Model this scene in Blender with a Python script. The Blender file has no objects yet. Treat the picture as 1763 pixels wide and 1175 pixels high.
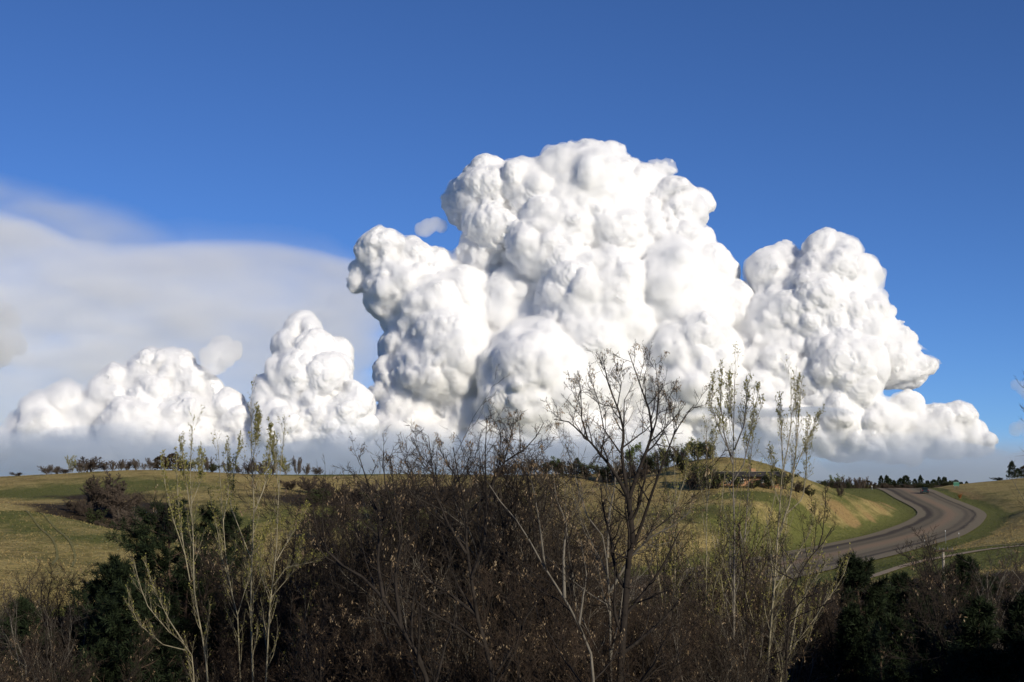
import bpy, bmesh, math, random
import numpy as np
from mathutils import Vector, Matrix

R = math.radians
scene = bpy.context.scene
COL = scene.collection

# ------------------------------------------------------------------ camera, sky, sun, exposure
PW, PH, FPX = 1763.0, 1175.0, 2421.0          # photograph size and focal length in its pixels
EYE_ROW = 832.0                               # row of the true horizon
PITCH = math.atan((EYE_ROW - PH / 2) / FPX)
cam_data = bpy.data.cameras.new("camera")
cam_data.sensor_fit = 'HORIZONTAL'
cam_data.sensor_width = 36.0
cam_data.lens = 36.0 * FPX / PW
cam_data.clip_start = 0.1
cam_data.clip_end = 60000.0
cam = bpy.data.objects.new("camera", cam_data)
COL.objects.link(cam)
cam.location = (0, 0, 0)
cam.rotation_euler = (math.pi / 2 + PITCH, 0, 0)
scene.camera = cam

SUN_EL, SUN_AZ = 20.0, 36.0                   # azimuth: degrees to the right of straight behind the camera
sun_dir = Vector((math.sin(R(SUN_AZ)) * math.cos(R(SUN_EL)), -math.cos(R(SUN_AZ)) * math.cos(R(SUN_EL)), math.sin(R(SUN_EL))))
world = bpy.data.worlds.new("World")
scene.world = world
world.use_nodes = True
wn = world.node_tree
sky = wn.nodes.new('ShaderNodeTexSky')
sky.sky_type = 'NISHITA'
sky.sun_disc = False
sky.sun_elevation = R(SUN_EL)
sky.sun_rotation = math.atan2(sun_dir.x, sun_dir.y)
sky.altitude = 3000
sky.air_density = 0.9
sky.dust_density = 0.0
sky.ozone_density = 6.0
bg = wn.nodes['Background']
bg.inputs[1].default_value = 0.078
tint = wn.nodes.new('ShaderNodeMix')
tint.data_type = 'RGBA'; tint.blend_type = 'MULTIPLY'; tint.inputs[0].default_value = 1.0
tint.inputs[7].default_value = (0.84, 0.96, 1.16, 1)          # the deep polarised blue of the clear sky opposite the sun
wn.links.new(sky.outputs[0], tint.inputs[6])
wn.links.new(tint.outputs[2], bg.inputs[0])

sun_data = bpy.data.lights.new("sun", 'SUN')
sun_data.energy = 3.9
sun_data.angle = R(0.53)
sun_data.color = (1.0, 0.905, 0.745)
sun = bpy.data.objects.new("sun", sun_data)
COL.objects.link(sun)
sun.rotation_euler = sun_dir.to_track_quat('Z', 'Y').to_euler()

scene.view_settings.view_transform = 'Standard'
scene.view_settings.look = 'None'
scene.view_settings.exposure = 0.16
scene.view_settings.gamma = 1.0
scene.cycles.max_bounces = 40
scene.cycles.volume_bounces = 32
scene.cycles.diffuse_bounces = 3
scene.cycles.transparent_max_bounces = 64
scene.cycles.use_denoising = True

rng = np.random.default_rng(7)


def ray(px, py):
    """Direction through a pixel of the photograph, scaled to one metre forward."""
    a = (px - PW / 2) / FPX
    b = (PH / 2 - py) / FPX
    fwd = math.cos(PITCH) - b * math.sin(PITCH)
    up = math.sin(PITCH) + b * math.cos(PITCH)
    return a / fwd, up / fwd


def at(px, py, dist):
    x, z = ray(px, py)
    return np.array((x * dist, dist, z * dist))


def new_mesh(name, verts, faces, mat=None, parent=None, smooth=False, mats=None):
    """One mesh object from numpy arrays; faces may be a list of arrays of 3 or 4 columns."""
    me = bpy.data.meshes.new(name)
    verts = np.asarray(verts, dtype=np.float32)
    if not isinstance(faces, (list, tuple)):
        faces = [faces]
    faces = [np.asarray(f, dtype=np.int32) for f in faces if len(f)]
    me.vertices.add(len(verts))
    me.vertices.foreach_set("co", verts.ravel())
    nl = sum(f.size for f in faces)
    npoly = sum(len(f) for f in faces)
    me.loops.add(nl)
    me.loops.foreach_set("vertex_index", np.concatenate([f.ravel() for f in faces]))
    me.polygons.add(npoly)
    tot = np.concatenate([np.full(len(f), f.shape[1], dtype=np.int32) for f in faces])
    start = np.concatenate(([0], np.cumsum(tot)[:-1])).astype(np.int32)
    me.polygons.foreach_set("loop_start", start)
    if smooth:
        me.polygons.foreach_set("use_smooth", np.ones(npoly, dtype=bool))
    me.update(calc_edges=True)
    me.validate()
    if mat is not None:
        me.materials.append(mat)
    o = bpy.data.objects.new(name, me)
    COL.objects.link(o)
    if parent is not None:
        o.parent = parent
    return o


def tag(o, label=None, cat=None, group=None, kind=None):
    if label: o['label'] = label
    if cat: o['category'] = cat
    if group: o['group'] = group
    if kind: o['kind'] = kind
    return o

# ------------------------------------------------------------------ terrain: a thin-plate surface through surveyed points
SURVEY = [(-250, 832, 300), (0, 822, 300), (100, 817, 305), (180, 812, 305), (250, 810, 305), (330, 814, 305), (420, 817, 320), (500, 819, 330), (600, 818, 330),
          (680, 817, 325), (740, 818, 320), (820, 818, 310), (900, 818, 290), (960, 822, 270),
          (0, 830, 350), (100, 826, 355), (330, 822, 360), (600, 825, 385), (820, 827, 365), (960, 832, 330),
          (0, 845, 265), (100, 845, 265), (250, 838, 265), (350, 842, 262), (450, 850, 260), (0, 870, 215), (60, 880, 185), (120, 893, 180), (170, 910, 172),
          (225, 932, 160), (260, 955, 150), (180, 928, 206), (110, 903, 208), (240, 948, 196), (185, 868, 238), (300, 880, 225), (400, 900, 215), (500, 890, 230),
          (0, 910, 165), (50, 930, 150), (0, 960, 130), (100, 960, 140), (200, 975, 140), (-200, 900, 180), (-200, 960, 130), (300, 940, 185), (-200, 860, 240),
          (600, 872, 262), (620, 842, 300), (480, 836, 300), (540, 870, 235), (700, 860, 270), (650, 920, 210), (750, 880, 240),
          (850, 850, 260), (900, 870, 230), (1000, 850, 245), (1050, 900, 190), (900, 930, 170), (700, 960, 150), (400, 970, 150),
          (1060, 836, 268), (1120, 815, 265), (1180, 796, 262), (1240, 789, 260), (1290, 791, 262), (1330, 802, 268), (1360, 814, 275), (1400, 829, 285),
          (1440, 843, 300), (1480, 858, 312), (1240, 815, 312), (1330, 832, 325), (1120, 832, 315), (1400, 842, 340),
          (1250, 814, 245), (1300, 813, 245), (1345, 816, 247), (1225, 816, 245), (1225, 837, 236), (1270, 838, 236), (1310, 838, 236), (1350, 838, 238),
          (1250, 848, 222), (1330, 850, 222), (1380, 846, 250), (1400, 862, 243), (1300, 872, 203), (1400, 886, 213), (1450, 880, 240), (1500, 879, 273),
          (1350, 915, 188), (1420, 920, 196), (1200, 862, 222), (1150, 850, 235), (1100, 870, 222), (1180, 930, 168), (1300, 942, 172), (1150, 980, 140),
          (1480, 845, 395), (1500, 857, 350), (1420, 841, 430), (1440, 843, 380),
          (1640, 838, 440), (1680, 831, 430), (1720, 828, 420), (1763, 823, 410), (1900, 812, 400), (1720, 838, 490), (1800, 832, 490),
          (1680, 845, 388), (1720, 847, 370), (1763, 853, 345), (1763, 876, 290), (1763, 900, 240), (1715, 897, 265), (1740, 915, 215), (1700, 925, 200), (1763, 930, 180),
          (1650, 946, 168), (1600, 955, 158), (1540, 970, 148), (1650, 985, 135), (1560, 992, 131), (1763, 985, 120), (1900, 930, 175), (1900, 880, 250), (1900, 848, 330)]
XYZ = [(-60, 95, -10.5), (-30, 95, -11), (0, 98, -11), (30, 98, -10.8), (60, 95, -9.8), (-40, 60, -10.5), (0, 60, -10.5), (28, 60, -10.3), (55, 60, -9),
       (-22, 40, -9.4), (0, 38, -9.3), (20, 40, -9.2), (-12, 22, -6.9), (0, 20, -6.6), (12, 22, -6.5), (0, 8, -3.4), (0, 0, -1.75), (-12, 0, -2.2), (12, 0, -1.7),
       (0, -30, 1), (-45, 0, -4), (-60, 30, -8), (-110, 100, -9), (150, 100, -6), (100, 40, -4), (-170, 150, -6), (190, 180, -3), (190, 300, 0), (-190, 300, -1),
       (0, 430, -2), (-120, 450, -3), (210, 520, -1), (70, 450, -2)]
ROAD = [(126, 540, -5.5), (123, 500, -3.4), (120, 460, -2.0), (116, 420, -1.55), (109.5, 378, -3.75), (101.9, 330, -6.4), (88.8, 290, -7.6), (67.6, 236, -8.4), (52, 205, -9.0),
        (40.2, 181, -9.2), (29.8, 161, -9.3), (18.5, 141, -9.5), (2, 122, -9.8), (-20, 108, -10.1), (-48, 98, -10.3), (-90, 92, -9.6), (-140, 92, -8.0)]
ROAD_W = 14.8


def catmull(P, step):
    P = np.asarray(P, float)
    P = np.vstack((2 * P[0] - P[1], P, 2 * P[-1] - P[-2]))
    out = []
    for i in range(1, len(P) - 2):
        n = max(2, int(np.linalg.norm(P[i + 1] - P[i]) / step))
        t = np.linspace(0, 1, n, endpoint=False)[:, None]
        a, b, c, d = P[i - 1:i + 3]
        out.append(.5 * (2 * b + (c - a) * t + (2 * a - 5 * b + 4 * c - d) * t ** 2 + (3 * b - a - 3 * c + d) * t ** 3))
    out.append(P[-2][None])
    return np.vstack(out)


road_line = catmull(ROAD, 2.0)
for _ in range(30):                              # even out the grade
    road_line[1:-1, 2] = (road_line[:-2, 2] + 2 * road_line[1:-1, 2] + road_line[2:, 2]) / 4

ctrl = np.array([at(*p) for p in SURVEY] + [np.array(p, float) for p in XYZ] + [road_line[i] for i in range(0, len(road_line), 9)])
SC = 100.0


def tps_basis(A, B):
    d2 = ((A[:, None, :] - B[None, :, :]) ** 2).sum(-1)
    return 0.5 * d2 * np.log(d2 + 1e-9)


Cxy = ctrl[:, :2] / SC
n_c = len(Cxy)
M = np.zeros((n_c + 3, n_c + 3))
M[:n_c, :n_c] = tps_basis(Cxy, Cxy) + 0.002 * np.eye(n_c)
M[:n_c, n_c] = M[n_c, :n_c] = 1
M[:n_c, n_c + 1:] = Cxy
M[n_c + 1:, :n_c] = Cxy.T
tps_w = np.linalg.solve(M, np.concatenate((ctrl[:, 2], np.zeros(3))))


def smooth(a, b, x):
    t = np.clip((x - a) / (b - a), 0, 1)
    return t * t * (3 - 2 * t)


def height(x, y):
    """Ground height at points (arrays)."""
    x = np.atleast_1d(np.asarray(x, float)); y = np.atleast_1d(np.asarray(y, float))
    sh = x.shape
    P = np.stack((np.clip(x.ravel(), -260, 260), np.clip(y.ravel(), -60, 560)), 1) / SC
    z = np.empty(len(P))
    for i in range(0, len(P), 20000):
        q = P[i:i + 20000]
        z[i:i + 20000] = tps_basis(q, Cxy) @ tps_w[:n_c] + tps_w[n_c] + q @ tps_w[n_c + 1:]
    z = z.reshape(sh)
    far = np.maximum(smooth(430, 540, y), smooth(200, 255, np.abs(x)))
    far = np.maximum(far, smooth(-30, -60, y))
    plain = -3.0 - 4 * smooth(600, 6000, np.hypot(x, y))
    z = z * (1 - far) + plain * far
    # an unseen bluff added beside and behind the viewpoint to shade the foreground
    tt = np.clip(((x - 32) * 53 + (y + 20) * 70) / (53 ** 2 + 70 ** 2), 0, 1)
    dl = np.hypot(x - 32 - 53 * tt, y + 20 - 70 * tt)
    z = z + SHADE_BLUFF_H * np.exp(-(dl / 17) ** 2) + 6 * np.exp(-((x + 5) / 60) ** 2 - ((y + 70) / 30) ** 2)
    # road bed
    d = np.full(sh, 1e9); zr = np.zeros(sh)
    near = (np.abs(x) < 190) & (y > 60) & (y < 580)
    if near.any():
        q = np.stack((x[near], y[near]), 1)
        dn = np.empty(len(q)); zn = np.empty(len(q))
        for i in range(0, len(q), 20000):
            dd = ((q[i:i + 20000, None, :] - road_line[None, :, :2]) ** 2).sum(-1)
            j = dd.argmin(1)
            dn[i:i + 20000] = np.sqrt(dd[np.arange(len(j)), j]); zn[i:i + 20000] = road_line[j, 2]
        d[near] = dn; zr[near] = zn
    w = 1 - smooth(ROAD_W / 2 + 1.0, ROAD_W / 2 + 9.0, d)
    return z * (1 - w) + (zr - 0.15) * w


SHADE_BLUFF_H = 16.5


def on_ground(px, dist):
    x = ray(px, EYE_ROW)[0] * dist
    return np.array((x, dist, float(height(x, dist)[0])))


def axis_steps(lo, hi, fine_lo, fine_hi, step, grow):
    a = list(np.arange(fine_lo, fine_hi, step))
    s, v = step, a[-1]
    while v < hi:
        s *= grow; v += s; a.append(v)
    s, v = step, a[0]
    while v > lo:
        s *= grow; v -= s; a.insert(0, v)
    return np.array(a)


def nodes_of(name):
    m = bpy.data.materials.new(name)
    m.use_nodes = True
    nt = m.node_tree
    return m, nt, nt.nodes['Principled BSDF']


def N(nt, kind, **kw):
    n = nt.nodes.new(kind)
    for k, v in kw.items():
        if k in n.inputs.keys():
            n.inputs[k].default_value = v
        else:
            setattr(n, k, v)
    return n


def noise(nt, scale, detail=6, rough=.55, vec=None, dim='3D'):
    n = N(nt, 'ShaderNodeTexNoise', noise_dimensions=dim)
    n.inputs['Scale'].default_value = scale
    n.inputs['Detail'].default_value = detail
    n.inputs['Roughness'].default_value = rough
    if vec is not None: nt.links.new(vec, n.inputs['Vector'])
    return n.outputs['Fac']


def ramp(nt, src, stops):
    r = N(nt, 'ShaderNodeValToRGB')
    e = r.color_ramp.elements
    while len(e) < len(stops): e.new(.5)
    for k, (p, c) in zip(e, stops):
        k.position = p; k.color = (*c, 1) if len(c) == 3 else c
    nt.links.new(src, r.inputs[0])
    return r.outputs[0]


def mixc(nt, fac, a, b, mode='MIX'):
    m = N(nt, 'ShaderNodeMix', data_type='RGBA', blend_type=mode)
    for s, v in ((m.inputs[0], fac), (m.inputs[6], a), (m.inputs[7], b)):
        if hasattr(v, 'is_linked'): nt.links.new(v, s)
        elif isinstance(v, tuple): s.default_value = (*v, 1)
        else: s.default_value = v
    return m.outputs[2]


def mathn(nt, op, a, b=None):
    m = N(nt, 'ShaderNodeMath', operation=op)
    for s, v in ((m.inputs[0], a), (m.inputs[1], b)):
        if v is None: continue
        if hasattr(v, 'is_linked'): nt.links.new(v, s)
        else: s.default_value = v
    return m.outputs[0]


def ground_material():
    m, nt, b = nodes_of("prairie_grass")
    geo = N(nt, 'ShaderNodeNewGeometry')
    pos = geo.outputs['Position']
    att = N(nt, 'ShaderNodeAttribute', attribute_name='cover')
    sep = N(nt, 'ShaderNodeSeparateColor')
    nt.links.new(att.outputs['Color'], sep.inputs[0])
    mp = N(nt, 'ShaderNodeMapping')
    mp.inputs['Scale'].default_value = (1, .45, 3.0)
    nt.links.new(pos, mp.inputs['Vector'])
    big = noise(nt, .035, 5, .6, mp.outputs[0])
    mid = noise(nt, .22, 6, .62, mp.outputs[0])
    fine = noise(nt, 1.7, 6, .7, pos)
    dry = ramp(nt, fine, [(.3, (.26, .205, .074)), (.5, (.39, .305, .116)), (.72, (.53, .42, .185))])
    dry = mixc(nt, mathn(nt, 'MULTIPLY', ramp(nt, mid, [(.45, (0, 0, 0)), (.62, (1, 1, 1))]), .55), dry, (.25, .16, .07))
    green = ramp(nt, fine, [(.3, (.09, .10, .025)), (.5, (.145, .15, .042)), (.75, (.20, .195, .068))])
    g = mathn(nt, 'ADD', sep.outputs[0], mathn(nt, 'MULTIPLY', mathn(nt, 'SUBTRACT', big, .5), 1.1))
    g = mathn(nt, 'ADD', g, mathn(nt, 'MULTIPLY', mathn(nt, 'SUBTRACT', mid, .5), .9))
    gf = ramp(nt, g, [(.30, (0, 0, 0)), (.62, (1, 1, 1))])
    col = mixc(nt, gf, dry, green)
    litter = ramp(nt, fine, [(.3, (.028, .02, .012)), (.55, (.055, .04, .024)), (.8, (.10, .075, .045))])
    lf = ramp(nt, mathn(nt, 'ADD', sep.outputs[1], mathn(nt, 'MULTIPLY', mathn(nt, 'SUBTRACT', mid, .5), .8)), [(.3, (0, 0, 0)), (.6, (1, 1, 1))])
    col = mixc(nt, lf, col, litter)
    clay = ramp(nt, fine, [(.3, (.25, .165, .066)), (.55, (.37, .255, .105)), (.8, (.46, .33, .15))])
    cf = ramp(nt, mathn(nt, 'ADD', sep.outputs[2], mathn(nt, 'MULTIPLY', mathn(nt, 'SUBTRACT', mid, .5), .9)), [(.35, (0, 0, 0)), (.6, (1, 1, 1))])
    col = mixc(nt, cf, col, clay)
    nt.links.new(col, b.inputs['Base Color'])
    b.inputs['Roughness'].default_value = 1
    b.inputs['Specular IOR Level'].default_value = .1
    bump = N(nt, 'ShaderNodeBump')
    bump.inputs['Strength'].default_value = .9
    bump.inputs['Distance'].default_value = .55
    hgt = mathn(nt, 'ADD', fine, mathn(nt, 'MULTIPLY', noise(nt, .6, 4, .6, pos), 1.5))
    nt.links.new(hgt, bump.inputs['Height'])
    nt.links.new(bump.outputs[0], b.inputs['Normal'])
    return m


# patches of cover, by where they lie on the ground: (px, distance, radius across, radius along, amount)
GREEN = [(60, 262, 14, 16, .55), (130, 255, 10, 12, .45), (20, 180, 10, 12, .3), (120, 160, 14, 14, .35), (300, 270, 8, 12, .5), (230, 280, 10, 8, .3), (550, 340, 26, 12, .7), (640, 335, 14, 8, .6),
         (320, 215, 14, 18, .35), (1290, 217, 7, 5, .5), (1340, 221, 7, 5, .55), (1380, 222, 7, 5, .3), (1330, 195, 8, 7, .35), (1250, 190, 8, 9, .3), (1390, 195, 6, 6, .2), (1420, 270, 5, 14, .3), (1450, 290, 4, 14, .3),
         (1440, 390, 12, 60, .8), (1480, 400, 14, 60, .9), (1500, 365, 8, 26, .6), (1740, 300, 12, 12, .35), (1640, 155, 10, 10, .35), (1560, 150, 12, 12, .45), (1500, 140, 12, 12, .5), (1700, 165, 12, 12, .4), (940, 285, 8, 5, .5), (620, 225, 14, 16, .4), (800, 250, 16, 20, .3)]
BROWN = [(170, 225, 14, 22, .8), (150, 250, 10, 6, .6), (240, 226, 8, 8, .6), (620, 270, 22, 22, .7), (700, 262, 18, 20, .6), (560, 250, 10, 16, .6), (800, 55, 60, 34, 1.0), (300, 90, 30, 16, .6), (900, 105, 40, 22, .7), (1350, 100, 26, 20, .5), (1763, 95, 30, 30, .7),
         (1120, 268, 14, 16, .6), (1280, 234, 12, 5, .4), (1130, 190, 18, 20, .4)]
CLAY = [(1527, 330, 4, 12, .55), (1517, 300, 4, 14, .6), (1503, 270, 5, 14, .6), (1482, 245, 5, 12, .6), (1442, 215, 6, 10, .55), (1400, 198, 7, 8, .7), (1340, 180, 9, 8, .8), (1655, 372, 4, 22, .7), (1628, 402, 3, 26, .9), (1250, 170, 8, 6, .4), (1450, 250, 9, 8, .4), (1100, 205, 10, 6, .3)]


def cover_colours(x, y):
    out = np.zeros((len(x), 4), dtype=np.float32); out[:, 3] = 1
    for ch, spots in enumerate((GREEN, BROWN, CLAY)):
        for px, dist, rx, ry, a in spots:
            cx = ray(px, EYE_ROW)[0] * dist
            out[:, ch] += a * np.exp(-((x - cx) / rx) ** 2 - ((y - dist) / ry) ** 2)
    out[:, 0] += .29 + .8 * smooth(600, 1500, np.hypot(x, y))
    q = np.stack((x, y), 1)
    near = (np.abs(x) < 190) & (y > 60) & (y < 580)
    if near.any():
        dd = np.sqrt(((q[near][:, None, :] - road_line[None, :, :2]) ** 2).sum(-1)).min(1)
        v = 1 - smooth(ROAD_W / 2 + 1.5, ROAD_W / 2 + 5.5, dd)
        out[near, 0] += .9 * v
        out[near, 2] *= 1 - v
        out[near, 1] *= 1 - v
    return np.clip(out, 0, 1)


def build_grass():
    """Tufts of standing grass over the slopes in view, dry and green, each one object."""
    rs = np.random.default_rng(77)
    n = 260000
    y = 95 + 330 * rs.random(n) ** 1.25
    x = rs.uniform(-.40, .42, n) * y
    d = np.full(n, 1e9)
    for i in range(0, n, 20000):
        q = np.stack((x[i:i + 20000], y[i:i + 20000]), 1)
        d[i:i + 20000] = np.sqrt(((q[:, None, :] - road_line[None, :, :2]) ** 2).sum(-1)).min(1)
    ok = d > ROAD_W / 2 + .8
    x, y = x[ok], y[ok]
    c = cover_colours(x, y)
    z = height(x, y)
    patch = np.sin(x * .31 + 2 * np.sin(y * .12)) * np.sin(y * .27 + np.sin(x * .2))
    green = c[:, 0] + .25 * patch + .25 * rs.standard_normal(len(x)) > .5
    keep = (c[:, 1] < rs.uniform(.2, .8, len(x)))
    for name, sel, cols, hgt in (("dry_grass", ~green & keep, ((.20, .15, .06), (.29, .22, .09), (.36, .28, .125)), .13), ("green_grass", green & keep, ((.055, .07, .018), (.085, .10, .028), (.11, .118, .038)), .10)):
        k = int(sel.sum())
        b = np.stack((x[sel], y[sel], z[sel] - .03), 1)
        a = rs.uniform(0, 6.283, k); w = rs.uniform(.02, .06, k); hh = hgt * rs.uniform(.4, 1.3, k)
        s = np.stack((np.cos(a) * w, np.sin(a) * w, np.zeros(k)), 1)
        lean = rs.standard_normal((k, 3)) * .12; lean[:, 2] = hh
        V = np.stack((b - s, b + s, b + lean + s * .5, b + lean * .9 - s * .6), 1).reshape(-1, 3)
        m, nt, bs = nodes_of(name + "_blades")
        geo = N(nt, 'ShaderNodeNewGeometry')
        nt.links.new(ramp(nt, geo.outputs['Random Per Island'], [(.1, cols[0]), (.5, cols[1]), (.9, cols[2])]), bs.inputs['Base Color'])
        bs.inputs['Roughness'].default_value = 1; bs.inputs['Specular IOR Level'].default_value = .1
        tag(new_mesh(name, V, np.arange(4 * k).reshape(k, 4), m), "dry straw coloured grass standing on the slopes" if name[0] == 'd' else "short green grass along the road and hollows", kind='stuff')


def build_ground():
    xs = axis_steps(-16000, 16000, -130, 150, 1.25, 1.16)
    ys = axis_steps(-400, 24000, 4, 430, 1.5, 1.16)
    X, Y = np.meshgrid(xs, ys, indexing='ij')
    Z = height(X, Y)
    v = np.stack((X.ravel(), Y.ravel(), Z.ravel()), 1)
    nx, ny = X.shape
    i = np.arange(nx * ny).reshape(nx, ny)
    q = np.stack((i[:-1, :-1].ravel(), i[1:, :-1].ravel(), i[1:, 1:].ravel(), i[:-1, 1:].ravel()), 1)
    o = new_mesh("ground", v, q, ground_material(), smooth=True)
    a = o.data.color_attributes.new("cover", 'FLOAT_COLOR', 'POINT')
    a.data.foreach_set("color", cover_colours(v[:, 0], v[:, 1]).ravel())
    tag(o, "rolling prairie hills of dry tan and green grass", kind='structure')
    return o


def ribbon(name, line, offsets, mat, lift, follow_ground=False):
    """A strip along a line of (x, y, z); offsets are metres to the side; lift above the road bed."""
    P = np.asarray(line, float)
    t = np.gradient(P[:, :2], axis=0)
    t /= np.linalg.norm(t, axis=1)[:, None]
    nrm = np.stack((t[:, 1], -t[:, 0]), 1)
    rows = []
    s = np.concatenate(([0], np.cumsum(np.linalg.norm(np.diff(P[:, :2], axis=0), axis=1))))
    for o in offsets:
        xy = P[:, :2] + nrm * o
        z = height(xy[:, 0], xy[:, 1]) if follow_ground else P[:, 2]
        rows.append(np.column_stack((xy, z + lift)))
    V = np.stack(rows, 1)
    n, k = V.shape[:2]
    i = np.arange(n * k).reshape(n, k)
    q = np.stack((i[:-1, :-1].ravel(), i[:-1, 1:].ravel(), i[1:, 1:].ravel(), i[1:, :-1].ravel()), 1)
    o = new_mesh(name, V.reshape(-1, 3), q[:, ::-1], mat, smooth=True)
    uv = o.data.attributes.new("lane", 'FLOAT_VECTOR', 'POINT')
    u = np.stack((np.tile(np.asarray(offsets, float), (n, 1)), np.tile(s[:, None], (1, k)), np.zeros((n, k))), -1)
    uv.data.foreach_set("vector", u.astype(np.float32).ravel())
    return o


def road_material():
    m, nt, b = nodes_of("worn_chip_seal")
    att = N(nt, 'ShaderNodeAttribute', attribute_name='lane')
    sep = N(nt, 'ShaderNodeSeparateXYZ')
    nt.links.new(att.outputs['Vector'], sep.inputs[0])
    x = sep.outputs[0]
    mp = N(nt, 'ShaderNodeMapping'); mp.inputs['Scale'].default_value = (1, .06, 1)
    nt.links.new(att.outputs['Vector'], mp.inputs['Vector'])
    streak = noise(nt, .9, 6, .6, mp.outputs[0])
    fine = noise(nt, 3, 5, .6, att.outputs['Vector'])
    col = ramp(nt, fine, [(.3, (.175, .146, .098)), (.7, (.26, .218, .148))])
    xw = mathn(nt, 'ADD', x, mathn(nt, 'MULTIPLY', mathn(nt, 'SUBTRACT', streak, .5), 1.6))
    f = mathn(nt, 'DIVIDE', mathn(nt, 'ADD', xw, 8.0), 16.0)
    def s(v): return (v + 8.0) / 16.0
    dark, none = (1, 1, 1), (0, 0, 0)
    tracks = ramp(nt, f, [(s(-5.6), none), (s(-5.0), dark), (s(-4.2), (.25,) * 3), (s(-3.2), (.6,) * 3), (s(-2.4), (.1,) * 3), (s(-.4), none), (s(1.2), (.1,) * 3), (s(2.2), (.55,) * 3),
                          (s(3.4), (.3,) * 3), (s(4.6), dark), (s(5.2), (.9,) * 3), (s(5.8), none)])
    col = mixc(nt, mathn(nt, 'MULTIPLY', tracks, .85), col, (.05, .042, .038))
    mid = ramp(nt, f, [(s(-1.6), none), (s(-.2), dark), (s(.6), dark), (s(1.8), none)])
    col = mixc(nt, mathn(nt, 'MULTIPLY', mid, .4), col, (.33, .20, .125))
    nt.links.new(col, b.inputs['Base Color'])
    b.inputs['Roughness'].default_value = 1.0
    b.inputs['Specular IOR Level'].default_value = .05
    return m


def plain_material(name, stops, scale=2.0, rough=.95, bump=.0, coords='Object', metallic=0.0, spec=.2):
    m, nt, b = nodes_of(name)
    tc = N(nt, 'ShaderNodeTexCoord')
    f = noise(nt, scale, 6, .6, tc.outputs[coords])
    col = ramp(nt, f, stops)
    nt.links.new(col, b.inputs['Base Color'])
    b.inputs['Roughness'].default_value = rough
    b.inputs['Metallic'].default_value = metallic
    b.inputs['Specular IOR Level'].default_value = spec
    if bump:
        bn = N(nt, 'ShaderNodeBump'); bn.inputs['Strength'].default_value = bump
        nt.links.new(f, bn.inputs['Height']); nt.links.new(bn.outputs[0], b.inputs['Normal'])
    return m


def ground_line(pts, step=1.5):
    P = np.array([[ray(px, EYE_ROW)[0] * d, d, 0] for px, d in pts])
    return catmull(P, step)


def build_setting():
    build_ground()
    build_grass()
    half = ROAD_W / 2
    tag(ribbon("road", road_line, np.linspace(-half, half, 21), road_material(), 0.0), "wide brown highway curving over the rise", kind='structure')
    dirt = plain_material("bare_dirt", [(.3, (.29, .22, .135)), (.7, (.40, .31, .195))], .8)
    w = np.array((-1.0, -.4, .4, 1.0))
    tag(ribbon("path", ground_line([(1470, 128), (1520, 140), (1580, 147), (1640, 152), (1700, 158), (1790, 165)]), w * .65, dirt, .10, True), kind='structure')
    tag(ribbon("path", ground_line([(1598, 176), (1630, 178), (1670, 176), (1720, 172), (1800, 168)]), w * .7, dirt, .10, True), kind='structure')
    rut = plain_material("flattened_green_grass", [(.3, (.13, .125, .04)), (.7, (.22, .19, .07))], .8)
    for off in (-.85, .85):
        L = ground_line([(40, 195), (75, 172), (105, 155), (118, 142), (112, 130)])
        t = np.gradient(L[:, :2], axis=0); t /= np.linalg.norm(t, axis=1)[:, None]
        L[:, 0] += t[:, 1] * off; L[:, 1] -= t[:, 0] * off
        tag(ribbon("wheel_path", L, w * .13, rut, .06, True), kind='structure')


build_setting()

# ------------------------------------------------------------------ plants
def unit(v):
    return v / (np.linalg.norm(v, axis=-1, keepdims=True) + 1e-9)


def tubes(groups, sides):
    """Vertices and quads of tapering tubes; groups are (points (B,n,3), radii (B,n))."""
    V, Q, base = [], [], 0
    for (P, r), k in zip(groups, sides):
        if not len(P): continue
        B, n, _ = P.shape
        t = unit(np.gradient(P, axis=1))
        ref = np.array((.37, .81, .13)); ref /= np.linalg.norm(ref)
        u = unit(np.cross(t, ref)); w = np.cross(t, u)
        a = np.arange(k) * (2 * math.pi / k)
        ring = P[:, :, None, :] + r[:, :, None, None] * (np.cos(a)[None, None, :, None] * u[:, :, None, :] + np.sin(a)[None, None, :, None] * w[:, :, None, :])
        V.append(ring.reshape(-1, 3))
        i = np.arange(B * n * k).reshape(B, n, k) + base
        j = np.roll(i, -1, axis=2)
        Q.append(np.stack((i[:, :-1], j[:, :-1], j[:, 1:], i[:, 1:]), -1).reshape(-1, 4))
        base += B * n * k
    return np.concatenate(V), np.concatenate(Q)


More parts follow.
